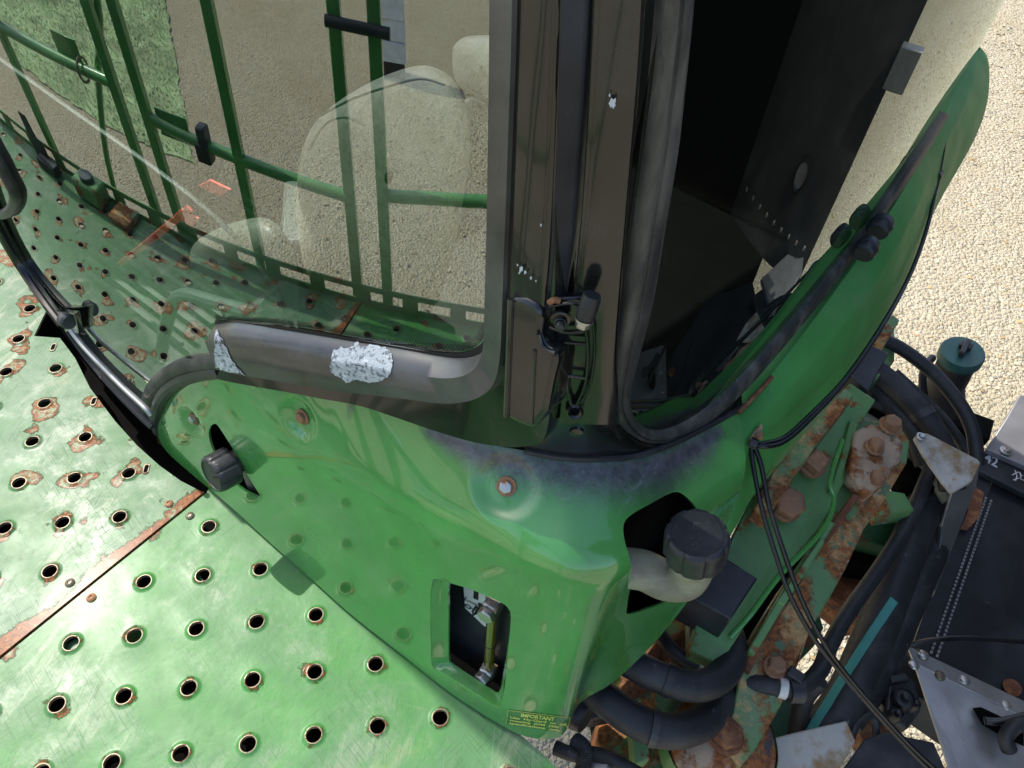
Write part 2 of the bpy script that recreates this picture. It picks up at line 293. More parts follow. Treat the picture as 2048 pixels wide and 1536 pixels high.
def gravel_mat():
    m = bpy.data.materials.new("pale_limestone_gravel"); m.use_nodes = True; nt = m.node_tree; b = nt.nodes["Principled BSDF"]
    tc = nt.nodes.new("ShaderNodeTexCoord")
    def vor(s, feat='F1'):
        v = nt.nodes.new("ShaderNodeTexVoronoi"); v.inputs['Scale'].default_value = s; v.feature = feat; nt.links.new(tc.outputs['Object'], v.inputs['Vector']); return v
    a, b2 = vor(38), vor(95)
    cr = nt.nodes.new("ShaderNodeValToRGB"); e = cr.color_ramp.elements
    e[0].position = 0; e[0].color = (.30, .24, .14, 1); e[1].position = 1; e[1].color = (.56, .5, .37, 1)
    for p, c in ((.3, (.46, .4, .27, 1)), (.55, (.5, .44, .32, 1)), (.8, (.4, .33, .21, 1))):
        x = e.new(p); x.color = c
    sp = nt.nodes.new("ShaderNodeSeparateColor"); nt.links.new(a.outputs['Color'], sp.inputs[0]); nt.links.new(sp.outputs[0], cr.inputs[0])
    sp2 = nt.nodes.new("ShaderNodeSeparateColor"); nt.links.new(b2.outputs['Color'], sp2.inputs[0])
    c = mixc(nt, ramp(nt, sp2.outputs[0], .3, .9), cr.outputs[0], (.5, .45, .33))
    c = mixc(nt, math_(nt, 'MULTIPLY', ramp(nt, noise(nt, 1.1, 5), .42, .68), .5), c, (.41, .34, .21))
    c = mixc(nt, math_(nt, 'MULTIPLY', ramp(nt, noise(nt, 12, 5), .55, .72), .45), c, (.33, .27, .18))
    nt.links.new(c, b.inputs['Base Color']); b.inputs['Roughness'].default_value = .95; b.inputs['Specular IOR Level'].default_value = .1
    h = math_(nt, 'ADD', math_(nt, 'MULTIPLY', a.outputs['Distance'], -.9), math_(nt, 'ADD', math_(nt, 'MULTIPLY', b2.outputs['Distance'], -.35), math_(nt, 'MULTIPLY', noise(nt, 6, 6), 1.6)))
    bp = nt.nodes.new("ShaderNodeBump"); bp.inputs['Strength'].default_value = .9; bp.inputs['Distance'].default_value = .03
    nt.links.new(h, bp.inputs['Height']); nt.links.new(bp.outputs[0], b.inputs['Normal'])
    return m
MAT['gravel'] = gravel_mat()
MAT['stone'] = mat("loose_limestone_chips", (.5, .44, .31), .95, var=.35, vscale=6, spec=.1)
MAT['stone_ochre'] = mat('ochre_stone_chips', (.42, .29, .14), .95, var=.35, vscale=6, spec=.1)
MAT['stone_grey'] = mat('grey_stone_chips', (.27, .25, .22), .95, var=.35, vscale=6, spec=.1)
def glass_mat(name, ior, tint, refl=1.0):
    m = bpy.data.materials.new(name); m.use_nodes = True; nt = m.node_tree; nt.nodes.remove(nt.nodes["Principled BSDF"])
    f = nt.nodes.new("ShaderNodeFresnel"); f.inputs['IOR'].default_value = ior
    g = nt.nodes.new("ShaderNodeBsdfGlossy"); g.inputs['Roughness'].default_value = 0.0; g.inputs['Color'].default_value = (refl * .9, refl, refl * .96, 1)
    t = nt.nodes.new("ShaderNodeBsdfTransparent"); t.inputs['Color'].default_value = (*tint, 1)
    mx = nt.nodes.new("ShaderNodeMixShader"); nt.links.new(f.outputs[0], mx.inputs[0]); nt.links.new(t.outputs[0], mx.inputs[1]); nt.links.new(g.outputs[0], mx.inputs[2])
    nt.links.new(mx.outputs[0], nt.nodes["Material Output"].inputs['Surface']); return m
MAT['glass'] = glass_mat("tinted_windscreen_glass", 3.1, (.85, .95, .9))
MAT['dglass'] = glass_mat("dark_tinted_door_glass", 1.7, (.13, .16, .15))
def fluid_mat():
    m = bpy.data.materials.new("yellow_oil_in_clear_tube"); m.use_nodes = True; b = m.node_tree.nodes["Principled BSDF"]; nt = m.node_tree
    tc = nt.nodes.new("ShaderNodeTexCoord"); sp = nt.nodes.new("ShaderNodeSeparateXYZ"); nt.links.new(tc.outputs['Object'], sp.inputs[0])
    k = ramp(nt, sp.outputs[2], 0.143, 0.147)
    nt.links.new(mixc(nt, k, (.2, .17, .02), (.42, .4, .16)), b.inputs['Base Color'])
    b.inputs['Roughness'].default_value = .12; b.inputs['Coat Weight'].default_value = 1; b.inputs['Transmission Weight'].default_value = .25
    return m
MAT['fluid'] = fluid_mat()

# ------------------------------------------------------------ mesh builder
class MB:
    def __init__(s): s.v = []; s.f = []; s.m = []; s.sm = []; s.cur = 0; s.smooth = True
    def add(s, vs, fs, smooth=None):
        o = len(s.v); s.v += [Vector(p) for p in vs]
        for f in fs: s.f.append([i + o for i in f]); s.m.append(s.cur); s.sm.append(s.smooth if smooth is None else smooth)
    def loft(s, rows, close=False, smooth=True):
        n = len(rows[0]); vs = [p for r in rows for p in r]; fs = []
        for i in range(len(rows) - 1):
            for j in range(n if close else n - 1):
                k = (j + 1) % n; fs.append([i * n + j, i * n + k, (i + 1) * n + k, (i + 1) * n + j])
        s.add(vs, fs, smooth)
    def tube(s, path, r, n=10, caps=True, flat=1.0, rib=0.0):
        P = [Vector(p) for p in path]; R = r if callable(r) else (lambda t: r)
        rows = []; up = None
        for i, p in enumerate(P):
            t = (P[min(i + 1, len(P) - 1)] - P[max(i - 1, 0)]).normalized()
            if up is None: up = t.orthogonal().normalized() if abs(t.z) > .9 else (UPV - t * t.z).normalized()
            up = (up - t * up.dot(t)).normalized(); sd = t.cross(up)
            rr = R(i / max(len(P) - 1, 1)) * (1 + (rib if i % 2 else 0))
            rows.append([p + (up * math.cos(a) * flat + sd * math.sin(a)) * rr for a in (2 * math.pi * k / n for k in range(n))])
        s.loft(rows, True)
        if caps:
            s.add(rows[0], [list(range(n))[::-1]], False); s.add(rows[-1], [list(range(n))], False)
    def lathe(s, o, axis, prof, n=28, mod=None):
        """prof: (radius, height) pairs along axis."""
        ax = axis.normalized(); e1 = ax.orthogonal().normalized(); e2 = ax.cross(e1)
        rows = [[o + ax * h + (e1 * math.cos(a) + e2 * math.sin(a)) * (r * (mod(a, k) if mod else 1)) for a in (2 * math.pi * j / n for j in range(n))] for k, (r, h) in enumerate(prof)]
        s.loft(rows, True)
    def hexa(s, o, axis, r, h, n=6, rot=0.3, dome=True):
        ax = axis.normalized(); e1 = ax.orthogonal().normalized(); e2 = ax.cross(e1)
        ring = lambda rr, hh, nn=n: [o + ax * hh + (e1 * math.cos(rot + 2 * math.pi * k / nn) + e2 * math.sin(rot + 2 * math.pi * k / nn)) * rr for k in range(nn)]
        s.loft([ring(r, 0), ring(r, h * .85), ring(r * .86, h)], True, False); s.add(ring(r * .86, h), [list(range(n))], False)
    def disc(s, o, axis, r, h, n=20, ch=.15):
        s.lathe(o, axis, [(r, 0), (r, h * (1 - ch)), (r * (1 - ch * .6), h), (r * .001, h)], n)
    def prism(s, top, d, smooth=False):
        """Closed polygon `top` swept by vector d (a slab)."""
        n = len(top); T = [Vector(p) for p in top]; B = [p + d for p in T]
        nrm = Vector((0, 0, 0))
        for i in range(n): nrm += T[i].cross(T[(i + 1) % n])
        if nrm.dot(d) > 0: T.reverse(); B.reverse()
        s.add(T, [list(range(n))], smooth); s.add(B, [list(range(n))[::-1]], smooth)
        s.add(T + B, [[i, i + n, (i + 1) % n + n, (i + 1) % n] for i in range(n)], False)
    def box(s, c, ax, ay, az, sx, sy, sz):
        c = Vector(c); q = []
        for k in (-1, 1):
            for (i, j) in ((-1, -1), (1, -1), (1, 1), (-1, 1)): q.append(c + ax * (sx / 2 * i) + ay * (sy / 2 * j) + az * (sz / 2 * k))
        s.add(q, [[3, 2, 1, 0], [4, 5, 6, 7], [0, 1, 5, 4], [1, 2, 6, 5], [2, 3, 7, 6], [3, 0, 4, 7]], False)
    def build(s, name, mats, parent=None, bevel=0.0, angle=35, segs=2, merge=True, recalc=True):
        me = bpy.data.meshes.new(name); off = root_loc(parent)
        me.from_pydata([p - off for p in s.v], [], s.f)
        mats = mats if isinstance(mats, (list, tuple)) else [mats]
        for m in mats: me.materials.append(MAT[m] if isinstance(m, str) else m)
        me.polygons.foreach_set('material_index', s.m); me.polygons.foreach_set('use_smooth', s.sm)
        bm = bmesh.new(); bm.from_mesh(me)
        if merge: bmesh.ops.remove_doubles(bm, verts=bm.verts, dist=1e-5)
        if recalc: bmesh.ops.recalc_face_normals(bm, faces=bm.faces)
        bm.to_mesh(me); bm.free()
        me.set_sharp_from_angle(angle=math.radians(angle))
        o = bpy.data.objects.new(name, me); COL.objects.link(o)
        if parent: o.parent = parent
        if bevel:
            b = o.modifiers.new("bevel", 'BEVEL'); b.width = bevel; b.segments = segs; b.limit_method = 'ANGLE'; b.angle_limit = math.radians(40); b.harden_normals = False
            for p in me.polygons: p.use_smooth = True
            me.set_sharp_from_angle(angle=math.radians(60))
        return o
def root_loc(o):
    v = Vector((0, 0, 0))
    while o is not None: v += o.location; o = o.parent
    return v
def tag(o, label=None, cat=None, group=None, kind=None):
    for k, v in (('label', label), ('category', cat), ('group', group), ('kind', kind)):
        if v: o[k] = v
    return o
def thing(name, label, cat, loc=(0, 0, 0), group=None):
    o = bpy.data.objects.new(name, None); COL.objects.link(o); o.location = loc; o.empty_display_size = .05
    return tag(o, label, cat, group)
def bvh(o):
    me = o.data; off = root_loc(o.parent)
    dg = bpy.context.evaluated_depsgraph_get(); ev = o.evaluated_get(dg).to_mesh()
    t = BVHTree.FromPolygons([v.co + off for v in ev.vertices], [list(p.vertices) for p in ev.polygons]); return t
def hit(t, px, py):
    p, n, i, d = t.ray_cast(CAM, ray(px, py))
    if p is None:
        p = CAM + ray(px, py) * 1.2; p, n, i, d = t.find_nearest(p)
    if n.dot(ray(px, py)) > 0: n = -n
    return p, n
def text2d(s, size=1.0, align='LEFT', space=1.0, bold=0.02):
    c = bpy.data.curves.new("lettering", 'FONT'); c.body = s; c.size = size; c.align_x = align; c.resolution_u = 3; c.space_line = space; c.offset = bold
    o = bpy.data.objects.new("lettering", c); COL.objects.link(o)
    dg = bpy.context.evaluated_depsgraph_get(); me = o.evaluated_get(dg).to_mesh()
    v = [tuple(x.co[:2]) for x in me.vertices]; f = [list(p.vertices) for p in me.polygons]
    o.evaluated_get(dg).to_mesh_clear(); bpy.data.objects.remove(o); bpy.data.curves.remove(c); return v, f
def print_on(tree, quad, v2, f, mb, off=.0008, box=None):
    """Lay a flat print (u,v in 0..1 over a four-cornered patch: TL, TR, BR, BL as seen) on a built surface."""
    if box is None:
        xs = [a for a, _ in v2]; ys = [b for _, b in v2]; box = (min(xs), min(ys), max(xs), max(ys))
    q = [Vector(p) for p in quad]; out = []
    for x, y in v2:
        u = (x - box[0]) / max(box[2] - box[0], 1e-6); w = (box[3] - y) / max(box[3] - box[1], 1e-6)
        p = (q[0] * (1 - u) + q[1] * u) * (1 - w) + (q[3] * (1 - u) + q[2] * u) * w
        P, N = hit(tree, p.x, p.y); out.append(P + N * off)
    mb.add(out, f, False)

# ------------------------------------------------------------ ground
GZ = -2.2
bm = bmesh.new(); bmesh.ops.create_grid(bm, x_segments=60, y_segments=60, size=90)
for v in bm.verts: v.co.z = GZ + random.uniform(-.015, .015) * (1 if max(abs(v.co.x), abs(v.co.y)) < 12 else 3)
me = bpy.data.meshes.new("gravel_ground"); bm.to_mesh(me); bm.free(); me.materials.append(MAT['gravel'])
g = bpy.data.objects.new("gravel_ground", me); COL.objects.link(g); tag(g, kind='structure', label='pale sunlit gravel yard under the machine', cat='ground')
# loose chips standing proud of the gravel where it can be seen
base = []
for _ in range(12):
    b_ = bmesh.new(); bmesh.ops.create_icosphere(b_, subdivisions=1, radius=1)
    vs = [v.co * random.uniform(.7, 1.15) for v in b_.verts]; fs = [[v.index for v in f.verts] for f in b_.faces]; b_.free(); base.append((vs, fs))
mb = MB(); mb.smooth = False
for i in range(15000):
    if i < 11500: x, y = random.uniform(1.2, 9), random.uniform(-.5, 7.5)
    else: x, y = random.uniform(-7, -1.2), random.uniform(-4.5, 2)
    r = random.choice((.006, .008, .009, .011, .013, .018)) * random.uniform(.7, 1.2); vs, fs = base[i % 12]
    a = random.uniform(0, 6.28); ca, sa = math.cos(a) * r, math.sin(a) * r; fl = random.uniform(.5, .8) * r
    mb.cur = 1 if i % 7 == 0 else (2 if i % 11 == 0 else 0); mb.add([(x + p.x * ca - p.y * sa, y + p.x * sa + p.y * ca, GZ + .006 + p.z * fl) for p in vs], fs)
o = mb.build("gravel_chips", ['stone', 'stone_ochre', 'stone_grey'], merge=False, recalc=False); tag(o, kind='stuff', label='loose pale limestone chips lying on the yard', cat='gravel')
# grass strip out to the left (seen mirrored in the windscreen)
def refl_ground(px, py, z=GZ):
    a, b = gab(px, py); X = gpt(a, b); D = ray(px, py); n = (GN + GU * (_k * a)).normalized(); r = D - n * (2 * D.dot(n)); return X + r * ((z - X.z) / r.z)
gp = [refl_ground(*q) for q in ((390, 330), (355, 150), (322, -60), (-60, -60), (40, 130), (220, 260))]
gq = []
for p, q in zip(gp, gp[1:] + gp[:1]):
    for k in range(24): gq.append(p.lerp(q, k / 24) + Vector((random.uniform(-.03, .03), random.uniform(-.03, .03), 0)))
gp = gq
mb = MB(); mb.prism([Vector((p.x, p.y, GZ + .025)) for p in gp], Vector((0, 0, -.03)))
xs = [p.x for p in gp]; ys = [p.y for p in gp]
def inside(x, y, poly):
    c = False; j = len(poly) - 1
    for i in range(len(poly)):
        if (poly[i].y > y) != (poly[j].y > y) and x < (poly[j].x - poly[i].x) * (y - poly[i].y) / (poly[j].y - poly[i].y) + poly[i].x: c = not c
        j = i
    return c
mb.cur = 1
for _ in range(14000):
    x, y = random.uniform(min(xs), max(xs)), random.uniform(min(ys), max(ys))
    if not inside(x, y, gp): continue
    a = random.uniform(0, 6.28); h = random.uniform(.015, .04); d = Vector((math.cos(a), math.sin(a), 0)) * .008; b0 = Vector((x, y, GZ + .025)); ln = Vector((random.uniform(-.03, .03), random.uniform(-.03, .03), h))
    mb.add([b0 - d, b0 + d, b0 + ln], [[0, 1, 2]], False)
tag(mb.build("grass", ['grass', 'blade'], merge=False, recalc=False), kind='stuff', label='strip of short grass beside the gravel yard', cat='grass')

# ------------------------------------------------------------ perforated access deck
platform = thing("access_platform", "perforated green walkway deck with rusted punched holes beside the cab", "walkway", (0, 0, 0))
EDGE_A, EDGE_B = Vector((-1.30, 1.26, 0)), Vector((-.35, -.33, 0))
ED = (EDGE_B - EDGE_A).normalized(); EN = Vector((ED.y, -ED.x, 0))
if EN.x > 0: EN = -EN
def deck_panel(ox, oy, rot, poly, name, matn, label, rng=(-16, 22)):
    """A sheet of punched cells trimmed to the plan outline `poly`."""
    mb = MB(); S = .1; N = 24; ca, sa = math.cos(rot), math.sin(rot)
    def edge_d(x, y):
        p = Vector((x, y)); best = 9
        for k in range(len(poly)):
            a, b = poly[k - 1].xy, poly[k].xy; e = b - a; t = min(max((p - a).dot(e) / e.length_squared, 0), 1); best = min(best, (p - a - e * t).length)
        return best
    for i in range(*rng):
        for j in range(*rng):
            cx, cy = ox + S * (i * ca - j * sa), oy + S * (i * sa + j * ca)
            ins = inside(cx, cy, poly); ed = edge_d(cx, cy)
            if not ins and ed > .075: continue
            sq = []
            for k in range(N):
                a = 2 * math.pi * k / N + math.pi / 4; x, y = math.cos(a), math.sin(a); f = .05 / max(abs(x), abs(y)); sq.append((x * f, y * f))
            if not ins or ed < .024:
                mb.cur = 0; mb.add([(cx + x * ca - y * sa, cy + x * sa + y * ca, 0) for x, y in (sq[0], sq[6], sq[12], sq[18])], [[0, 1, 2, 3]]); continue
            ring = lambda r, z: [(cx + r * math.cos(2 * math.pi * k / N + math.pi / 4 + rot), cy + r * math.sin(2 * math.pi * k / N + math.pi / 4 + rot), z) for k in range(N)]
            mb.cur = 0; mb.loft([[(cx + x * ca - y * sa, cy + x * sa + y * ca, 0) for x, y in sq], ring(.0215, 0)], True, False); mb.loft([ring(.0215, 0), ring(.02, .0001), ring(.0175, .0006), ring(.015, .0024), ring(.0137, .003)], True)
            mb.cur = 1; mb.loft([ring(.0137, .003), ring(.0122, .0029)], True); mb.loft([ring(.0122, .0029), ring(.0117, -.004)], True)
    o = mb.build(name, [matn, 'lip'], platform, recalc=False, angle=50)
    bm = bmesh.new(); bm.from_mesh(o.data); bmesh.ops.recalc_face_normals(bm, faces=bm.faces)
    for k in range(len(poly)):
        a, b = poly[k - 1], poly[k]; d = b - a
        bmesh.ops.bisect_plane(bm, geom=bm.verts[:] + bm.edges[:] + bm.faces[:], plane_co=a, plane_no=Vector((-d.y, d.x, 0)).normalized(), dist=1e-6)
    kill = [f for f in bm.faces if not inside(f.calc_center_median().x, f.calc_center_median().y, poly)]
    bmesh.ops.delete(bm, geom=kill, context='FACES')
    if sum(f.normal.z for f in bm.faces) < 0: bmesh.ops.reverse_faces(bm, faces=bm.faces)
    be = [e for e in bm.edges if e.is_boundary and all(v.co.z > -.003 for v in e.verts)]
    r = bmesh.ops.extrude_edge_only(bm, edges=be)
    for v in r['geom']:
        if isinstance(v, bmesh.types.BMVert): v.co.z -= .006
    bm.to_mesh(o.data); bm.free(); o.data.set_sharp_from_angle(angle=math.radians(50))
    tag(o, label=label); return o
def on_edge(p, d):   # where a line from p along d meets the deck's outer edge
    t = (EDGE_A - p).dot(EN) / d.dot(EN); return p + d * t
far_poly = [on_edge(SEAM_A + SN * .003, -SD), SEAM_B + SN * .003] + [Z(*q) for q in ((405, 984), (362, 962), (320, 932), (275, 892), (230, 842), (180, 776), (150, 716), (120, 676), (68, 672), (92, 622), (52, 556), (0, 486), (-60, 420))] + [Vector((-1.0, 1.85, 0)), on_edge(Vector((-1.3, 1.75, 0)), -Wd)]
near_poly = [on_edge(SEAM_A - SN * .003, -SD), SEAM_B - SN * .003, Vector((.0, .51, 0)), Vector((.552, -.072, 0)), Vector((.85, -.45, 0)), Vector((.6, -.8, 0)), on_edge(Vector((.3, -.8, 0)), Vector((-1, 0, 0)))]
far_panel = deck_panel(-.36581, .53995, .00313, far_poly, "deck_panel", 'deck_far', "heavily rusted far deck sheet")
near_panel = deck_panel(0, 0, 0, near_poly, "deck_panel", 'deck_near', "scuffed green near deck sheet")
# rivets along the seam and slotted tie holes
for q, m_ in (((338, 1008), 'boltrust'), ((140, 1166), 'lip'), ((380, 1032), 'lip'), ((183, 1196), 'boltrust')):
    p = Z(*q); r = MB(); r.lathe(p, UPV, [(.0085, 0), (.0082, .002), (.006, .004), (.0035, .0046), (.003, .0028), (.0001, .0028)], 18)
    r.build("rivet", m_, far_panel if q[1] != 1032 and q[1] != 1196 else near_panel)
for q in ((107, 695), (188, 803), (293, 938), (70, 528), (170, 662), (262, 754)):
    p = Z(*q); r = MB(); d = (Wd * .35 + Vector((-.2, .9, 0))).normalized(); e = Vector((d.y, -d.x, 0)); L, w_ = .011, .005
    ring = lambda k, z: [p + d * (math.cos(a) * w_ * k + (L * k - w_ * k) * (1 if math.cos(a) > 0 else -1)) + e * (math.sin(a) * w_ * k) + UPV * z for a in (2 * math.pi * (i + .5) / 16 for i in range(16))]
    r.loft([ring(1.25, .0006), ring(1.1, .002), ring(.85, .002), ring(.8, .0008)], True); r.cur = 1; r.add(ring(.8, .0009), [list(range(16))], False)
    r.build("tie_slot", ['lip', 'dark'], far_panel)
# toe board with slots, then joists that darken the holes
tb = MB()
L = (EDGE_B - EDGE_A).length + .9
s0 = -.35
def ep(s, out=0.0, z=0.0): return EDGE_A + ED * s + EN * out + UPV * z
tb.box(ep(s0 + L / 2, .004, .006), ED, EN, UPV, L, .005, .018); tb.box(ep(s0 + L / 2, .004, .052), ED, EN, UPV, L, .005, .016)
s = s0
while s < s0 + L: tb.box(ep(s, .004, .03), ED, EN, UPV, .05, .0045, .034); s += .155
tb.build("toe_board", 'oldgreen', platform)
def quadbox(a, b, half, z0, z1, name, m_, parent=None, bev=0):
    d = (b - a).normalized(); e = Vector((d.y, -d.x, 0)); x = MB()
    x.prism([Vector((*(a + e * half).xy, z1)), Vector((*(b + e * half).xy, z1)), Vector((*(b - e * half).xy, z1)), Vector((*(a - e * half).xy, z1))], UPV * (z0 - z1)); return x.build(name, m_, parent, bevel=bev)
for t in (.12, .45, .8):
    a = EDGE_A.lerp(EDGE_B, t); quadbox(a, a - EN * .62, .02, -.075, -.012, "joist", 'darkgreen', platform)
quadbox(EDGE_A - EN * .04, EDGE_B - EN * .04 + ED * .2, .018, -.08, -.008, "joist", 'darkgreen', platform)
tank = MB(); tank.prism([Vector((*p, -.13)) for p in ((-1.15, 1.2), (-.62, .32), (-.22, -.05), (.42, -.06), (.52, -.02), (.0, .56), (-.45, 1.12), (-.75, 1.5))], UPV * -.45)  # black bulk added under the deck so its holes look dark
o = tank.build("deck_backing", 'dark', None, bevel=.01); tag(o, "black tank hidden below the punched walkway deck", "tank")

# ------------------------------------------------------------ guard rail on the deck's outer edge (mirrored in the windscreen)
rail = thing("guard_rail", "green tubular guard rail with square posts along the walkway edge", "railing", ep(.9))
def post(s, z1=.98, w_=.034, out=.02, lean=0.0):
    b = MB(); b.box(ep(s, out, z1 / 2 - .02), ED, EN, UPV, w_, w_ * .8, z1); b.build("post", 'green', rail, bevel=.004)
for s_ in (.745, .845, 1.15, 1.49, 1.59, 2.05, 2.5, .25, -.3): post(s_)
def pipe(pts, r, name="rail", m_='green', n=12, parent=rail):
    b = MB(); b.tube(smooth(pts, 5), r, n); return b.build(name, m_, parent)
pipe([ep(-.35, .02, .40), ep(.735, .02, .40)], .017)
pipe([ep(.86, .02, .345), ep(1.0, .02, .33), ep(1.48, .02, .3)], .0165)
pipe([ep(1.6, .02, .325), ep(1.95, .02, .36), ep(2.5, .02, .36)], .017)
for a, b in ((-.35, .745), (.845, 1.49), (1.59, 2.5)): pipe([ep(a, .02, .98), ep(b, .02, .98)], .018)
pipe([ep(.52, .045, -.02), ep(.56, .05, .15), ep(.66, .05, .38), ep(.77, .05, .6), ep(.79, .05, .98)], .012, "mirror_arm")
b = MB(); b.box(ep(1.04, .02, .33), ED, EN, UPV, .03, .045, .095); b.box(ep(1.025, .02, .31), ED, EN, UPV, .03, .05, .05); b.build("latch_block", 'plastic', rail, bevel=.006)
b = MB(); b.box(ep(.93, .03, .34), ED, EN, UPV, .11, .006, .07); b.build("bracket_plate", 'green', rail, bevel=.002)
b = MB(); b.box(ep(.58, .03, .43), ED, EN, UPV, .1, .006, .075); b.build("bracket_plate", 'green', rail, bevel=.002)
b = MB(); b.tube([ep(.63 + .0 * a, .02 + .03 * math.cos(a), .4 + .03 * math.sin(a)) for a in (i * .39 for i in range(17))], .004, 6); b.build("ring_clip", 'lip', rail)
pipe([ep(1.47, .0, .7), ep(1.63, .0, .7)], .013, "latch_rod", 'plastic')
b = MB(); b.lathe(ep(.735, .03, .66), EN, [(.001, 0), (.05, 0), (.055, .008), (.05, .016), (.001, .018)], 20); b.build("mirror_head", 'oldgreen', rail)
# small fittings that stand on the deck edge
lamp = thing("latch_bracket", "black upright latch plate bolted at the walkway edge", "bracket", ep(.2, -.02, 0))
b = MB(); b.prism([ep(.15, -.03, .0), ep(.24, -.03, 0), ep(.24, -.03, .07), ep(.21, -.03, .085), ep(.2, -.03, .15), ep(.16, -.03, .15)], EN * .006); b.build("plate", 'plastic', lamp, bevel=.002)
b = MB(); b.box(ep(.24, -.05, .02), ED, EN, UPV, .1, .05, .03); b.build("foot", 'plastic', lamp, bevel=.003)
jb = thing("junction_box", "dark green junction box sitting at the walkway edge", "box", ep(.47, -.03, 0))
b = MB(); b.box(ep(.47, -.04, .035), ED, EN, UPV, .12, .09, .06); b.build("body", 'oldgreen', jb, bevel=.008)
b = MB(); b.disc(ep(.47, -.04, .066), UPV, .03, .015); b.build("lid", 'vinyl', jb)
b = MB(); b.box(ep(.62, -.05, .012), ED, EN, UPV, .09, .1, .02); b.build("rusty_foot", 'rustgreen', jb, bevel=.003)

# ------------------------------------------------------------ cab
cab = thing("harvester_cab", "green and black operator cab corner with large mirror-like windscreen and curved side door", "cab", (.3, .4, 0))
# --- green lower body panel
bot = [((313, 868), .03), ((335, 905), .015), ((400, 962), .012), ((457, 1010), .012), ((550, 1094), .012), ((625, 1160), .012), ((700, 1227), .012), ((805, 1310), .012), ((909, 1391), .012), ((1014, 1457), .012), ((1066, 1476), .012), ((1101, 1478), .015), ((1130, 1464), .03), ((1161, 1405), .065), ((1224, 1366), .075), ((1300, 1295), .11), ((1370, 1210), .17), ((1420, 1130), .24)]
cre = [((316, 850), .075), ((358, 862), .15), ((450, 872), .255), ((530, 898), .31), ((600, 920), .355), ((660, 939), .385), ((720, 964), .405), ((806, 1007), .424), ((890, 1050), .437), ((979, 1084), .458), ((1049, 1113), .472), ((1136, 1136), .486), ((1206, 1143), .478), ((1258, 1128), .47), ((1310, 1090), .455), ((1370, 1044), .445), ((1430, 1000), .438), ((1494, 948), .43)]
rim = [((322, 812), .15), ((355, 778), .27), ((425, 757), .385), ((510, 772), .43), ((600, 788), .47), ((650, 796), .49), ((700, 806), .508), ((790, 832), .524), ((880, 862), .535), ((980, 889), .548), ((1060, 903), .545), ((1150, 917), .532), ((1235, 917), .518), ((1310, 903), .5), ((1390, 868), .472), ((1430, 848), .462), ((1455, 834), .455), ((1482, 818), .445)]
def curve(c, n): return resample(smooth([Z(*q, z) for q, z in c], 8), n)
def pair(c): return smooth([Z(*q, z) for q, z in c], 6)
rb, rc, rr = pair(bot), pair(cre), pair(rim)
rows = []
NW, NS = 46, 26
cols = len(rb)
for i in range(cols):
    b0, c0, r0 = rb[i], rc[i], rr[i]; col = []
    lw, ls = (c0 - b0), (r0 - c0); rad = min(.035, ls.length * .45, lw.length * .3)
    p1 = c0 - lw.normalized() * rad; p2 = c0 + ls.normalized() * rad
    for k in range(NW): col.append(b0.lerp(p1, k / NW))
    for k in range(10):
        t = k / 10; col.append(p1 * (1 - t) ** 2 + c0 * 2 * t * (1 - t) + p2 * t * t)
    for k in range(NS + 1): col.append(p2.lerp(r0, k / NS))
    rows.append(col)
# refine along the length
fine = []
for i in range(cols - 1):
    for k in range(2): fine.append([a.lerp(b, k / 2) for a, b in zip(rows[i], rows[i + 1])])
fine.append(rows[-1]); rows = fine
body0 = MB(); body0.loft(rows)
tmp = body0.build("body_panel", 'body', cab, angle=80)
t0 = bvh(tmp)
# pressed dimples round the three mounting bolts
bolts_px = [(380, 842), (597, 838), (1010, 975)]
dents = [hit(t0, *q) for q in bolts_px]
off = root_loc(cab)
mean_out = lambda n: n
tmp.data.update()
out_sign = 1.0
for v in tmp.data.vertices:
    p = v.co + off
    for k, (c, n) in enumerate(dents):
        d = (p - c); R = (.030, .036, .042)[k]
        # slightly tall oval, flat in the middle, with a soft shoulder
        h = d.length / R
        if h < 1.25:
            f = 1 - min(max((h - .6) / .5, 0), 1); f = f * f * (3 - 2 * f); v.co -= n * (.009 * f)
# overspray strength painted near the frame's corner, and empty spots meant for holes mirrored in the wall
sp = tmp.data.attributes.new('spray', 'FLOAT', 'POINT'); st = tmp.data.attributes.new('spots', 'FLOAT', 'POINT')
line = [Z(*q, z) for q, z in (((860, 865), .53), ((960, 905), .535), ((1060, 925), .53), ((1150, 945), .52), ((1230, 950), .505), ((1320, 935), .485), ((1400, 893), .465), ((1440, 860), .46))]
wid = (.02, .042, .05, .055, .062, .062, .045, .02)
streak = Z(705, 815, .5)
spots = [hit(t0, *q)[0] for q in ((744, 1031), (756, 1105), (768, 1194), (823, 1029), (837, 1105), (933, 1168), (1023, 1213), (991, 1145), (1065, 1171), (1094, 1220), (1053, 1290), (1035, 1118), (1080, 1138))] if False else []
for v in tmp.data.vertices:
    p = v.co + off; best = 0
    for a, b, w0, w1 in zip(line[:-1], line[1:], wid[:-1], wid[1:]):
        t = min(max((p - a).dot(b - a) / (b - a).length_squared, 0), 1); d = (p - a.lerp(b, t)).length; best = max(best, 1.05 - d / (w0 + (w1 - w0) * t) * .95)
    d = (p - streak); 
    best = max(best, .8 - math.hypot(d.dot(M), 0) / .016 - max(0, -d.z) / .06 - abs(d.z) * 3)
    sp.data[v.index].value = max(best, 0)
tmp.data.update()
sol = tmp.modifiers.new("thick", 'SOLIDIFY'); sol.thickness = .004; sol.offset = -1
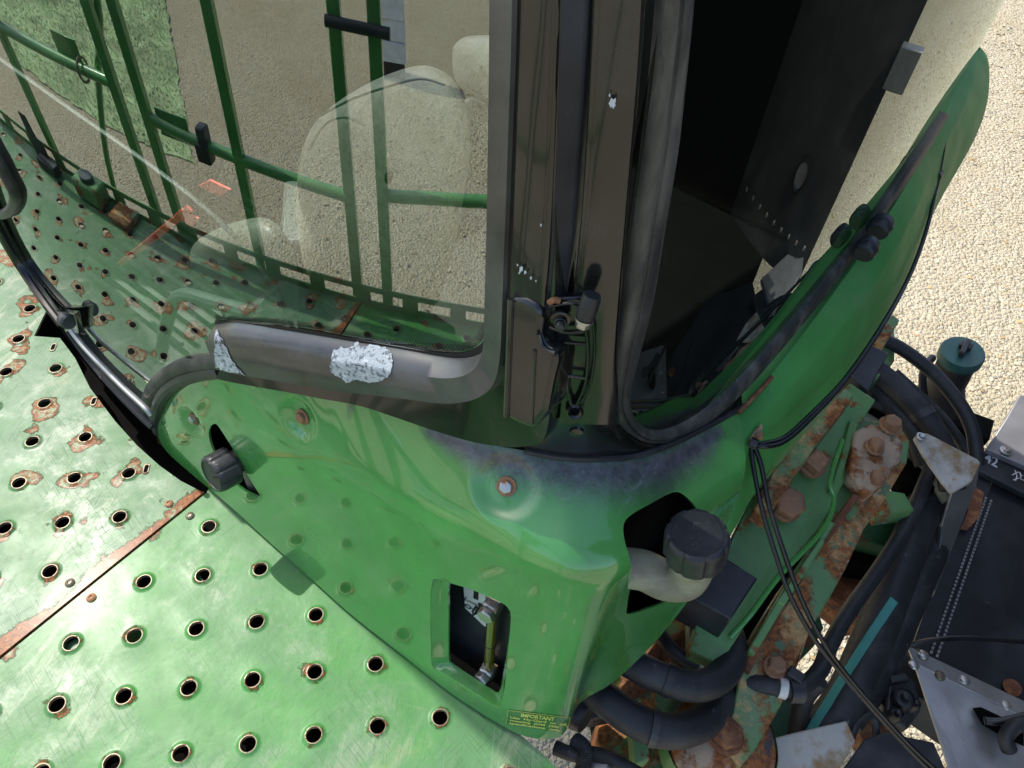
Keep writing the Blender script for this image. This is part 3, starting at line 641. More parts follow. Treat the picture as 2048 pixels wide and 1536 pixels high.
# openings cut through the sheet: left cap, right filler neck, sight gauge
def cutter(pxs, depth=.12, n_px=None):
    P = [hit(t0, *q) for q in pxs]
    N = Vector((0, 0, 0))
    for _, n in P: N += n
    N.normalize()
    mb = MB(); mb.prism([p + N * depth for p, _ in P], N * (-2 * depth)); return mb.build("cutter", 'dark'), N
def smooth_px(l, n=4):
    P = [Vector((x, y, 0)) for x, y in l]; m = len(P); out = []
    for i in range(m):
        p0, p1, p2, p3 = P[i - 1], P[i], P[(i + 1) % m], P[(i + 2) % m]
        for k in range(n):
            t = k / n; q = 0.5 * ((2 * p1) + (p2 - p0) * t + (2 * p0 - 5 * p1 + 4 * p2 - p3) * t * t + (3 * p1 - p0 - 3 * p2 + p3) * t ** 3); out.append((q.x, q.y))
    return out
LOPEN = smooth_px([(432, 848), (447, 868), (470, 905), (492, 945), (512, 978), (520, 992), (505, 990), (480, 975), (455, 950), (428, 905), (418, 875), (420, 855)])
ROPEN = smooth_px([(1345, 985), (1368, 990), (1392, 1014), (1405, 1045), (1400, 1090), (1385, 1150), (1340, 1198), (1300, 1216), (1258, 1228), (1254, 1215), (1262, 1160), (1260, 1120), (1250, 1085), (1247, 1050), (1262, 1030), (1300, 1008)], 3)
WOUT = smooth_px([(866, 1158), (900, 1166), (950, 1182), (1000, 1204), (1016, 1216), (1022, 1236), (1016, 1300), (1009, 1380), (1000, 1412), (985, 1410), (930, 1376), (880, 1344), (864, 1330), (862, 1290), (861, 1220)], 2)
cuts = []
cutN = []
for pl in (LOPEN, ROPEN, WOUT):
    c, N = cutter(pl, .05); cuts.append(c); cutN.append(N)
for c in cuts:
    b = tmp.modifiers.new("cut", 'BOOLEAN'); b.operation = 'DIFFERENCE'; b.solver = 'EXACT'; b.object = c
dg = bpy.context.evaluated_depsgraph_get(); ev = tmp.evaluated_get(dg); newme = bpy.data.meshes.new_from_object(ev, depsgraph=dg)
tmp.modifiers.clear(); tmp.data = newme; newme.name = "body_panel"
newme.materials.clear(); newme.materials.append(MAT['body'])
newme.polygons.foreach_set('material_index', [0] * len(newme.polygons))
newme.polygons.foreach_set('use_smooth', [True] * len(newme.polygons)); newme.set_sharp_from_angle(angle=math.radians(38))
for c in cuts: bpy.data.objects.remove(c)
body = tmp
tb_ = bvh(body)
for (c, n), m_ in zip(dents, ('zinc', 'boltrust', 'zinc')):
    o_ = c - n * .0085
    b = MB(); b.disc(o_, n, .0125, .0025, 24); b.build("washer", 'boltrust', body)
    b = MB(); b.hexa(o_ + n * .0025, n, .0085, .006); b.build("bolt", m_, body, bevel=.0006)
# gauge recess: sloped surround behind the cut-out
N = cutN[2]
WIN = smooth_px([(898, 1167), (915, 1170), (955, 1184), (1000, 1204), (1016, 1216), (1022, 1236), (1014, 1300), (1004, 1360), (996, 1388), (980, 1382), (940, 1356), (905, 1332), (898, 1322), (897, 1290), (897, 1220)], 2)
ro = [hit(t0, *q)[0] - N * .001 for q in WOUT]
cam_d = [ray(*q) for q in WIN]
pc = sum(ro, Vector((0, 0, 0))) / len(ro)
ri = [PL(*q, pc - N * .016, N) for q in WIN]
ri2 = [p - N * .004 for p in ri]
mb = MB(); mb.loft([ro, [a.lerp(b, .3) - N * .003 for a, b in zip(ro, ri)], [a.lerp(b, .75) - N * .002 for a, b in zip(ro, ri)], ri, ri2], True)
mb.build("gauge_surround", 'green', body, angle=60)
# added near-black box behind the panel, so its openings look dark
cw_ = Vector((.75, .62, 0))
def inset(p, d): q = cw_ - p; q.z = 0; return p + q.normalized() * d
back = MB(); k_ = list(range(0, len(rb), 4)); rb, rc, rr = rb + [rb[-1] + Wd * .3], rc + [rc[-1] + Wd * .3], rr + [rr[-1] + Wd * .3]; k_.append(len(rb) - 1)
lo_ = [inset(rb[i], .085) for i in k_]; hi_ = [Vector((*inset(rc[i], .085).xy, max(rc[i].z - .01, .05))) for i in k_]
back.loft([[inset(rb[i], .006) + UPV * .006 for i in k_], [Vector((p.x, p.y, -.03)) for p in lo_], [p.lerp(q, .5) for p, q in zip(lo_, hi_)], hi_, [inset(rr[i], .03) - UPV * .02 for i in k_]]); back.build("opening_backing", 'dark', cab)
# sight gauge
gauge = thing("sight_gauge", "oil level sight tube with yellow fluid between two hex bolts in its recess", "gauge", pc - N * .05)
gd = pc - N * .045
ga, gb_ = PL(986, 1212, gd, N), PL(977, 1342, gd, N); ax = (gb_ - ga).normalized()
b = MB(); b.lathe(ga + ax * .012, ax, [(.0001, 0), (.0085, 0), (.0085, (gb_ - ga).length - .026), (.0001, (gb_ - ga).length - .026)], 20); b.build("tube", 'fluid', gauge)
for p, nm in ((ga, 1), (gb_, 2)):
    b = MB(); sd = N.cross(ax).normalized(); b.box(p, sd, ax, N, .024, .026, .024); b.build("fitting", 'zinc', gauge, bevel=.003)
    b = MB(); b.hexa(p + N * .012, (N - sd * (.0 if nm == 1 else .15)), .0135, .012); b.build("bolt", 'zinc', gauge, bevel=.001)
mid = ga.lerp(gb_, .55); b = MB(); b.lathe(mid, ax, [(.0086, 0), (.0094, .001), (.0086, .002)], 20); b.build("level_ring", 'ink', gauge)
bk = MB(); lp = pc - N * .062; lq = [PL(*q, lp, N) for q in ((926, 1160), (980, 1182), (978, 1256), (968, 1252), (930, 1216))]
b = MB(); b.prism(lq, N * -.001); lab = b.build("label_sticker", 'label', gauge)
plate = MB(); plate.prism([PL(*q, lp - N * .0015, N) for q in ((840, 1120), (1060, 1180), (1060, 1440), (840, 1400))], N * -.004); plate.build("back_plate", 'flatblack', gauge)
lt = bvh(lab)
b = MB()
for q, wpx in (((952, 1190), None), ((946, 1195), 0)): pass
def bar(quad): 
    print_on(lt, quad, [(0, 0), (1, 0), (1, 1), (0, 1)], [[0, 1, 2, 3]], b)
bar(((948, 1178), (958, 1181), (957, 1200), (947, 1196))); bar(((972, 1188), (984, 1192), (982, 1240), (970, 1232))); bar(((957, 1204), (971, 1210), (970, 1230), (957, 1224)))
v2, f2 = text2d("JD HYGARD"); print_on(lt, ((928, 1196), (956, 1208), (956, 1213), (928, 1201)), v2, f2, b)
v2, f2 = text2d("Oy"); print_on(lt, ((930, 1206), (952, 1216), (951, 1226), (930, 1216)), v2, f2, b)
v2, f2 = text2d("A"); print_on(lt, ((936, 1220), (954, 1230), (953, 1240), (936, 1230)), v2, f2, b)
b.build("label_print", 'ink', gauge)
# decal: IMPORTANT notice in yellow on the corner
dq = ((1017, 1419), (1140, 1434), (1132, 1466), (1012, 1448))
b = MB(); n_ = 14
def film(u, v):
    q = [Vector(p) for p in dq]; p = (q[0] * (1 - u) + q[1] * u) * (1 - v) + (q[3] * (1 - u) + q[2] * u) * v; P, NN = hit(tb_, p.x, p.y); return P + NN * .0005
b.loft([[film(i / n_, j / 4) for i in range(n_ + 1)] for j in range(5)]); dec = b.build("notice_decal", 'decal', body)
b = MB()
def sub(u0, v0, u1, v1):
    q = [Vector(p) for p in dq]; f = lambda u, v: tuple(((q[0] * (1 - u) + q[1] * u) * (1 - v) + (q[3] * (1 - u) + q[2] * u) * v)[:2]); return (f(u0, v0), f(u1, v0), f(u1, v1), f(u0, v1))
for s_, r_ in (("IMPORTANT", (.22, .1, .76, .34)), ("Use  Hy-Gard  or  oil", (.05, .38, .96, .58)), ("meeting  JDM  J20C", (.06, .6, .9, .76)), ("specifications  only.", (.05, .78, .92, .97))):
    v2, f2 = text2d(s_, bold=.03); print_on(tb_, sub(*r_), v2, f2, b, .0011)
for r_ in ((.0, .0, 1, .025), (.0, .0, .006, 1), (.994, .0, 1, .9)):
    for k in range(12):
        u0, v0, u1, v1 = r_
        if u1 - u0 > .5: rr_ = (u0 + (u1 - u0) * k / 12, v0, u0 + (u1 - u0) * (k + 1) / 12, v1)
        else: rr_ = (u0, v0 + (v1 - v0) * k / 12, u1, v0 + (v1 - v0) * (k + 1) / 12)
        print_on(tb_, sub(*rr_), [(0, 0), (1, 0), (1, 1), (0, 1)], [[0, 1, 2, 3]], b, .0011)
b.build("notice_lettering", 'yellow', body, recalc=False)

# --- windscreen
bottom_px = [(-420, 300), (-200, 350), (-60, 410), (0, 455), (60, 545), (130, 655), (180, 712), (230, 775), (280, 822), (300, 838), (318, 800), (350, 770), (425, 752), (500, 762), (600, 775), (700, 790), (800, 800), (900, 790), (985, 760), (1006, 740)]
ab = sorted([gab(*q) for q in bottom_px], key=lambda t: -t[0])
def gbot(a):
    for (a0, b0), (a1, b1) in zip(ab[:-1], ab[1:]):
        if a1 <= a <= a0: return b0 + (b1 - b0) * (a - a0) / (a1 - a0 + 1e-9)
    return ab[-1][1] if a < ab[-1][0] else ab[0][1]
amin, amax = min(a for a, _ in ab), max(a for a, _ in ab)
sgn = 1 if GV.z > 0 else -1
mb = MB(); top_b = None
for_b = lambda a: gbot(a)
aR0, bR0 = gab(1006, 740); aR1, bR1 = gab(1008, -200); sh = (aR1 - aR0) / (bR1 - bR0)
rows = []
for i in range(121):
    a = amin + (amax - amin) * i / 120; b0 = gbot(a); bt = sgn * 1.75; f = max(0, 1 - abs(a - aR0) / .5)
    rows.append([gpt(a + sh * f * (b0 + (bt - b0) * k / 24 - bR0) * (k / 24 if f < 1 else 1), b0 + (bt - b0) * k / 24) for k in range(25)])
mb.loft(rows); wsc = mb.build("windscreen", 'glass', cab, angle=80)
# rubber moulding round the windscreen's lower corner, black edge below the glass
mb = MB(); pts = smooth([GL(*q, .006) for q in ((304, 850), (292, 826), (296, 795), (312, 768), (340, 745), (380, 732), (440, 727))], 8)
mb.tube(pts, .0125, 10, flat=.6); mb.build("windscreen_seal", 'seal', cab)
mb = MB(); pts = smooth([GL(*q, .004) for q in ((318, 862), (312, 838), (318, 806), (334, 780), (362, 760), (400, 748), (445, 742))], 8)
mb.tube(pts, .012, 10); mb.build("rubber_gasket", 'plastic', cab)
lowl = smooth([GL(*q, -.004) for q in ((-400, 306), (-200, 356), (0, 460), (130, 662), (230, 782), (312, 868))], 10)
mb = MB(); mb.loft([[p + UPV * .006 for p in lowl], [p - UPV * .03 + GN * .004 for p in lowl], [p - UPV * .35 - GN * .12 for p in lowl]]); mb.build("apron", 'dark', cab)  # near-black sheet that paints the shade in the gap below the glass
# frit band along the sill
fr = [((430, 640), (430, 668)), ((480, 645), (480, 675)), ((560, 652), (555, 690)), ((640, 664), (635, 705)), ((720, 680), (715, 720)), ((800, 694), (795, 735)), ((870, 704), (865, 745)), ((925, 706), (925, 745)), ((960, 690), (975, 735)), ((978, 660), (1004, 690))]
mb = MB(); mb.loft([smooth([GL(*a, .0012) for a, _ in fr], 4), smooth([GL(*b_, .0012) for _, b_ in fr], 4)])
mb.build("frit_band", 'ink', cab)
mb = MB()
fl = resample(smooth([GL(*a, .0012) for a, _ in fr], 4), 260)
dn = resample(smooth([GL(*b_, .0012) for _, b_ in fr], 4), 260)
for i in range(260):
    for r_ in range(3):
        c = fl[i] + (fl[i] - dn[i]).normalized() * (.0025 + .003 * r_ + (.0 if i % 2 else .0015)); rr_ = .0011 - .0002 * r_
        mb.add([c + GU * (rr_ * math.cos(t)) + GV * (rr_ * math.sin(t)) for t in (0, 1.05, 2.09, 3.14, 4.19, 5.24)], [[0, 1, 2, 3, 4, 5]], False)
o = mb.build("frit_dots", 'ink', cab, merge=False, recalc=False); o['kind'] = 'stuff'
# --- black frame: sill bezel + pillar
Ea = [(430, 650), (470, 647), (560, 661), (640, 674), (720, 688), (800, 701), (870, 714), (915, 719), (950, 713), (972, 694), (983, 660), (986, 600), (990, 500), (994, 400), (998, 250), (1002, 100), (1005, -60), (1008, -200)]
Eb = [(430, 738), (470, 748), (560, 763), (640, 778), (720, 788), (800, 797), (870, 806), (915, 806), (955, 796), (985, 770), (999, 720), (1004, 620), (1008, 500), (1012, 400), (1017, 250), (1022, 100), (1025, -60), (1028, -200)]
Ec = [(431, 757), (470, 766), (560, 782), (640, 797), (720, 812), (800, 838), (870, 862), (930, 880), (985, 891), (1048, 893), (1092, 868), (1107, 700), (1110, 560), (1112, 400), (1118, 250), (1124, 100), (1128, -60), (1132, -200)]
def offs(px, py, o):
    return GL(px, py, o) if px < 985 else PO(px, py, o)
def S3(l, o): return smooth([GL(*q, o) if q[0] <= 960 else (GL(*q, o).lerp(PO(*q, o), min((q[0] - 960) / 40, 1))) for q in l], 5)
a_, b_, c_ = S3(Ea, .004), S3(Eb, .026), S3(Ec, .02)
a1 = [p.lerp(q, .25) + GN * .016 for p, q in zip(S3(Ea, .004), b_)]
mid_ = [p.lerp(q, .78) + GN * .004 for p, q in zip(a_, b_)]
b2 = [p.lerp(q, .04) - GN * .012 for p, q in zip(b_, c_)]
mb = MB(); mb.loft([[p - GN * .008 for p in a_], a_, a1, mid_, b_, b2]); sill = mb.build("sill_bezel", 'sill', cab, angle=60)
mb = MB(); mb.loft([b2, [p.lerp(q, .5) for p, q in zip(b2, c_)], c_, [p - GN * .03 for p in c_]]); mb.build("frame_skin", 'black', cab, angle=60)
ts = bvh(sill)
# end cap of the sill, where paint has come off
mb = MB(); e0 = [r[0] for r in ([p - GN * .008 for p in a_], a_, a1, mid_, b_, b2)]
mb.add(e0 + [e0[-1] - GN * .02, e0[0] - GN * .02], [list(range(8))], False); mb.build("sill_end", 'sill', cab)
def patch(outline, name, m_, t, parent, off=.0012):
    P = [(x + random.gauss(0, 1.3), y + random.gauss(0, 1.3)) for x, y in smooth_px(outline, 5)]; c = Vector((sum(p[0] for p in P) / len(P), sum(p[1] for p in P) / len(P)))
    mb = MB(); ring = lambda k: [(lambda h: h[0] + h[1] * off)(hit(t, c.x + (p[0] - c.x) * k, c.y + (p[1] - c.y) * k)) for p in P]
    mb.loft([ring(1), ring(.66), ring(.33), ring(.02)], True); return mb.build(name, m_, parent, angle=70)
patch([(662, 726), (666, 706), (680, 697), (704, 694), (716, 685), (722, 694), (752, 692), (778, 700), (786, 722), (782, 742), (768, 758), (740, 764), (712, 758), (700, 764), (690, 760), (678, 752), (664, 742)], "bare_patch", 'bare', ts, sill)
patch([(432, 662), (440, 672), (452, 692), (462, 712), (476, 736), (496, 757), (470, 757), (445, 750), (433, 742), (430, 705)], "bare_patch", 'bare', ts, sill)
# pillar strips from front face round to the door, each a ribbon of the corner post
def ribbon(L0, L1, name, m_, o0=.0, o1=.0, ret=.02, parent=cab):
    q0 = resample(smooth([Vector((*q, 0)) for q in L0], 6), 30); q1 = resample(smooth([Vector((*q, 0)) for q in L1], 6), 30)
    c = Vector((.66, .32, 0)); inn = lambda p, k: p + (Vector((c.x, c.y, p.z)) - p).normalized() * k
    col = lambda f: [(lambda a: PO(a.x, a.y, o0 + (o1 - o0) * f))(x.lerp(y, f)) for x, y in zip(q0, q1)]
    e0, e1 = col(0), col(1); mb = MB()
    mb.loft([[inn(p, ret) for p in e0], [inn(p, ret * .08) for p in e0]] + [col(f) for f in (.05, .2, .4, .6, .8, .95)] + [[inn(p, ret * .08) for p in e1], [inn(p, ret) for p in e1]])
    return mb.build(name, m_, parent, angle=50)
ribbon([(1024, -200), (1018, 150), (1010, 500), (1000, 740)], [(1122, -200), (1112, 150), (1100, 450), (1085, 640)], "pillar_face", 'black', .021, .021)
ribbon([(1126, -200), (1118, 100), (1104, 450), (1086, 660)], [(1186, -200), (1174, 100), (1150, 450), (1136, 560), (1130, 640)], "pillar_return", 'flatblack', .022, .004)
ribbon([(1190, -200), (1180, 100), (1160, 450), (1130, 700), (1118, 848)], [(1292, -200), (1280, 100), (1252, 450), (1234, 700), (1236, 780), (1240, 850)], "door_post", 'black', .006, .004, .015)
#CORNERSKIN
# hinge cover: a folded sheet box standing proud of the post
ndir = (CAM - PO(1060, 720)); ndir.z = 0; ndir.normalize()
HC = PO(1055, 720) + ndir * .05; hn0 = (ndir * .9 - M * .45 + UPV * .14).normalized()
hcl = [(1018, 592), (1016, 650), (1012, 720), (1009, 790), (1008, 836)]; hcr = [(1056, 606), (1080, 650), (1082, 690), (1092, 760), (1066, 858)]
hc = [(1019, 592), (1050, 596), (1078, 612), (1084, 640), (1079, 668), (1090, 692), (1112, 702), (1114, 726), (1108, 752), (1100, 790), (1094, 824), (1066, 860), (1040, 851), (1010, 836), (1013, 720), (1017, 640)]
HP = [PL(*q, HC, hn0) for q in hc]
mb = MB(); mb.prism(HP, -hn0 * .048); hcov = mb.build("hinge_cover", 'black', cab, bevel=.007, segs=3)
mb = MB(); mb.tube([PL(1022, 598, HC, hn0), PL(1018, 720, HC, hn0), PL(1013, 832, HC, hn0)], .0035, 8); mb.build("cover_flange", 'black', hcov)
mb = MB(); mb.tube(smooth([PL(x, y, HC + hn0 * .002, hn0) for x, y in ((1078, 668), (1084, 690), (1098, 702), (1112, 706))], 5), .0028, 8); mb.tube([PL(1070, 700, HC, hn0), PL(1064, 846, HC, hn0)], .0022, 8); mb.build("cover_fold", 'black', hcov)
# hinge: arm with ribs, two bolts, bushing
hinge = thing("door_hinge", "black cast door hinge arm with bolts beside the hinge cover", "hinge", PO(1160, 700))
HJ = PO(1150, 700, .016); hn = (CAM - HJ); hn.z = 0; hn = (hn.normalized() + M * .15).normalized()
def hp(px, py, o=.0): return PL(px, py, HJ + hn * o, hn)
mb = MB(); mb.prism([hp(*q, -.006) for q in ((1088, 612), (1110, 598), (1160, 596), (1188, 606), (1194, 660), (1186, 760), (1164, 826), (1142, 832), (1128, 760), (1112, 690), (1090, 660))], -hn * .01); mb.build("arm_web", 'black', hinge, bevel=.002)
for path, r_ in (([(1168, 642), (1176, 690), (1172, 760), (1152, 812)], 4.5), ([(1124, 690), (1132, 740), (1136, 780), (1144, 812)], 4.5), ([(1128, 684), (1174, 688)], 4), ([(1136, 752), (1172, 756)], 4), ([(1098, 652), (1130, 664), (1166, 662)], 5), ([(1186, 640), (1190, 700), (1180, 770), (1160, 806)], 3.5), ([(1100, 612), (1140, 606), (1160, 612)], 4)):
    P_ = [hp(*q) for q in path]; mb = MB(); mb.tube(smooth(P_, 5), pr(P_[0], r_), 8); mb.build("arm_rib", 'black', hinge)
p = hp(1121, 635); mb = MB(); mb.disc(p, hn, pr(p, 21), .004, 24); mb.disc(p + hn * .004, hn, pr(p, 14), .005, 20); mb.build("washer", 'black', hinge)
mb = MB(); mb.hexa(p + hn * .009, hn, pr(p, 10), .006); mb.build("bolt", 'plastic', hinge, bevel=.0008)
p = hp(1171, 632, .012); ba = (UPV + Wd * .25).normalized(); r_ = pr(p, 20)
mb = MB(); mb.lathe(p, ba, [(.0001, -.002), (r_ * .9, -.002), (r_, .002), (r_, r_ * 2.1), (r_ * .86, r_ * 2.5), (.0001, r_ * 2.55)], 24); mb.build("bushing", 'rubber', hinge)
mb = MB(); mb.disc(p - ba * .003, -ba, r_ * .95, .003, 20); mb.hexa(p - ba * .006, -ba, r_ * .78, r_ * .7); mb.build("bolt", 'zinc', hinge, bevel=.001)
p = hp(1149, 818, -.002); r_ = pr(p, 18); mb = MB(); mb.lathe(p, (hn + UPV * .3).normalized(), [(r_, -.014), (r_ * .98, .006), (r_ * .75, .008), (r_ * .5, .006), (r_ * .48, -.004), (.0001, -.004)], 24); mb.build("pivot_eye", 'black', hinge)
p = PO(1153, 862, .006); r_ = pr(p, 15); mb = MB(); mb.lathe(p, hn, [(r_, 0), (r_ * .85, .003), (r_ * .5, .0045), (.0001, .005)], 24); mb.build("plug", 'black', cab)
mb = MB(); mb.tube(smooth([hp(*q) for q in ((1098, 606), (1108, 600), (1120, 602))], 4), .003, 8); mb.build("rusty_lug", 'rust', hinge)
# white chips and scuffs on the post
for (x, y, r_) in ((1225, 207, .0055), (1219, 190, .0015), (1042, 538, .0032), (1050, 545, .002), (1062, 556, .0016), (1082, 450, .0016), (1035, 530, .0014), (1072, 562, .0012), (1117, 395, .002), (1120, 378, .0012), (1114, 410, .0014), (1038, 546, .0012)):
    f0 = .0235 if x < 1110 else .0085; rg = []
    for k in range(14):
        t = k * .4488; rr_ = r_ * FPX / .72 * random.uniform(.35, 1.15); rg.append(PO(x + math.cos(t) * rr_ * .7, y + math.sin(t) * rr_ * 1.15, f0))
    mb = MB(); mb.add(rg, [list(range(14))], False); mb.build("paint_chip", 'chalk', cab)

# --- side door: curved dark glass in a rubber seal
door = thing("cab_door", "curved dark side door glass in a thick weathered rubber seal", "door", dpt(.7, .55))
so = [(1330, -150), (1320, 0), (1305, 150), (1285, 300), (1265, 450), (1243, 600), (1222, 720), (1214, 780), (1222, 822), (1245, 856), (1280, 877), (1322, 879), (1370, 860), (1420, 830), (1480, 778), (1540, 710), (1600, 638), (1660, 564), (1720, 485), (1780, 400), (1840, 306), (1888, 230)]
si = [(1385, -150), (1378, 0), (1365, 150), (1348, 300), (1325, 450), (1300, 600), (1270, 720), (1256, 780), (1258, 812), (1272, 840), (1296, 857), (1328, 858), (1368, 843), (1412, 814), (1470, 762), (1531, 696), (1592, 625), (1652, 552), (1714, 474), (1775, 389), (1836, 297), (1885, 223)]
def chain(l):
    q = [dwz(*p) for p in l]
    for i in range(13, len(q)):
        if q[i][0] < q[i - 1][0] + .025: q[i] = (q[i - 1][0] + .05, q[i - 1][1] + .012)
    return q
qo, qi = chain(so), chain(si)
sw = [((a[0] + b[0]) / 2, (a[1] + b[1]) / 2) for a, b in zip(qo, qi)]
front = sw[:11]; low = sw[10:]
for k in range(6): low.append((low[-1][0] + .12, low[-1][1] + .02))
def dbot(w):
    for (w0, z0), (w1, z1) in zip(low[:-1], low[1:]):
        if w0 <= w <= w1: return z0 + (z1 - z0) * (w - w0) / max(w1 - w0, 1e-6)
    return low[0][1] if w < low[0][0] else low[-1][1]
wmin = min(s_[0] for s_ in front)
mb = MB(); rows = []
for i in range(110):
    w = wmin + (2.0 - wmin) * (i / 109) ** 1.5
    zb = dbot(w)
    if w < low[0][0]:
        c_f = [z for (w_, z) in front if abs(w_ - w) < .03]; zb = min(c_f) if c_f else low[0][1]
    rows.append([dpt(w, zb + (1.8 - zb) * k / 20) for k in range(21)])
mb.loft(rows); mb.build("door_glass", 'dglass', door, angle=80)
O0 = smooth([dpt(w, z) for w, z in qo], 6); I0 = smooth([dpt(w, z) for w, z in qi], 6)
def lift(L, k): return [p + (M - Wd * ddm(p.dot(Wd))).normalized() * k for p in L]
def between(f): return [p.lerp(q, f) for p, q in zip(O0, I0)]
mb = MB(); mb.loft([lift(O0, -.006), lift(O0, .002), lift(between(.12), .009), lift(between(.3), .0115), lift(between(.42), .0105), lift(between(.46), .0085), lift(between(.5), .0105), lift(between(.75), .011), lift(between(.93), .007), lift(I0, 0)]); mb.build("door_seal", 'seal', door, angle=40)
for px, py in ((1733, 497), (1761, 453)):
    p = Z(px, py, .6); a = (Z(px + 20, py - 30, .605) - p).normalized(); r_ = pr(p, 20); h_ = pr(p, 38)
    mb = MB(); mb.lathe(p - a * h_ * .5, a, [(.0001, 0), (r_ * .75, 0), (r_ * .95, h_ * .12), (r_, h_ * .38), (r_ * .86, h_ * .47), (r_ * .86, h_ * .53), (r_, h_ * .6), (r_ * .95, h_ * .88), (r_ * .75, h_), (.0001, h_)], 24); mb.build("rubber_buffer", 'plastic', door)
# black skin between hinge, seal and the green panel's rim
lo0 = [PO(*q, .003) for q in ((1050, 840), (1110, 836), (1170, 834))] + [dpt(*dwz(*q), -.002) for q in ((1218, 800), (1232, 838), (1258, 862), (1295, 876), (1340, 870), (1390, 848), (1440, 812), (1485, 772))]
lo1 = [Z(*q, z) for q, z in (((1050, 904), .548), ((1110, 915), .539), ((1170, 919), .53), ((1225, 918), .52), ((1255, 916), .513), ((1282, 911), .507), ((1312, 902), .5), ((1350, 887), .487), ((1396, 864), .47), ((1440, 841), .459), ((1484, 816), .446))]
lo0, lo1 = smooth(lo0, 5), smooth(lo1, 5)
mb = MB(); mb.loft([lo0, [p.lerp(q, .3) + (CAM - p).normalized() * .002 for p, q in zip(lo0, lo1)], [p.lerp(q, .7) + (CAM - p).normalized() * .002 for p, q in zip(lo0, lo1)], lo1, [inset(p, .02) - UPV * .02 for p in lo1]]); mb.build("corner_skin", 'black', cab, angle=60)
mb = MB(); mb.tube([p + UPV * .003 for p in lo1], .0045, 8); mb.build("gap_bead", 'rubber', cab)
# --- green side trough below the door
fi = [((1420, 870), .43), ((1460, 845), .44), ((1490, 815), .45), ((1530, 765), .47), ((1600, 676), .5), ((1660, 596), .525), ((1720, 512), .55), ((1780, 424), .57), ((1830, 340), .58), ((1870, 265), .585), ((1900, 205), .59), ((1926, 146), .592), ((1942, 108), .592)]
fr_ = [((1440, 960), .415), ((1475, 905), .428), ((1502, 865), .44), ((1542, 818), .455), ((1644, 705), .48), ((1690, 648), .5), ((1733, 589), .52), ((1790, 500), .535), ((1840, 402), .545), ((1872, 322), .552), ((1915, 240), .565), ((1944, 165), .578), ((1952, 102), .588)]
fo = [((1410, 1160), .22), ((1465, 1065), .28), ((1510, 985), .31), ((1570, 900), .32), ((1660, 800), .34), ((1710, 730), .36), ((1765, 650), .37), ((1815, 550), .385), ((1850, 465), .4), ((1884, 394), .41), ((1946, 285), .45), ((1973, 212), .48), ((1979, 150), .53), ((1974, 112), .565), ((1960, 94), .585)]
A, B_, C_ = (resample(smooth([Z(*q, z) for q, z in l], 8), 90) for l in (fi, fr_, fo))
mb = MB(); mb.loft([[p - UPV * .03 - M * .05 for p in A], A, [p.lerp(q, .92) for p, q in zip(A, B_)], [p.lerp(q, .05) for p, q in zip(B_, C_)], [p.lerp(q, .5) + M * .004 for p, q in zip(B_, C_)], C_, [p - M * .02 - UPV * .01 for p in C_]])
mb.build("side_trough", 'trough', cab, angle=40)
mb = MB(); mb.tube(smooth([Z(*q, z) for q, z in (((1476, 826), .455), ((1500, 801), .462), ((1520, 780), .468), ((1544, 754), .476))], 6), .0035, 8); mb.build("rusty_seam", 'rust', cab)
# --- closed cab shell so the inside is dim: roof, rear and far side
shell = MB(); zr = 1.78
c1 = gpt(amin, sgn * 1.7); c2 = gpt(amax, sgn * 1.7)
roof = [gpt(amin, gbot(amin)) + Wd * .45, gpt(amax, 0) + Wd * .42 - M * .1, M * .33 + Wd * .55, M * .42 + Wd * 1.1, M * .35 + Wd * 1.95, M * -1.1 + Wd * 1.95, M * -1.3 + Wd * .7]
shell.prism([Vector((p.x, p.y, zr)) for p in roof], UPV * .1)
shell.build("roof", 'green', cab, bevel=.02)
shell = MB()
for a, b, h_ in ((M * .36 + Wd * 1.96, M * -1.1 + Wd * 1.96, 1.76), (M * -1.1 + Wd * 1.96, M * -1.32 + Wd * .75, .95)):
    shell.prism([a + UPV * -.1, b + UPV * -.1, b + UPV * h_, a + UPV * h_], (a - b).cross(UPV).normalized() * .02)
a, b = gpt(amin, gbot(amin)) * 1, M * -1.32 + Wd * .75; a = Vector((a.x, a.y, 0))
shell.prism([a + UPV * -.1, b + UPV * -.1, b + UPV * .95, a + UPV * .95], (a - b).cross(UPV).normalized() * .02)
shell.build("rear_wall", 'cabtrim', cab)
fl = MB(); fl.prism([Vector((*(p * 1.0).xy, -.02)) for p in (gpt(amin, gbot(amin), -.06), gpt(-.2, 0, -.06), gpt(amax, 0, -.08), M * .33 + Wd * .6, M * .37 + Wd * 1.9, M * -1.1 + Wd * 1.9)], UPV * -.03); cf = fl.build("cab_floor", 'cabtrim', cab)
fm = MB(); o0 = Z(400, 560, .0)
for k in range(16):
    c = Z(360, 560, .0) + Vector((.02, .05, 0)) * 1 + (Wd * .03 + M * .0) * (k - 6); fm.box(c, M, Wd, UPV, .42, .012, .012)
fm.build("mat_rib", 'mat', cab)

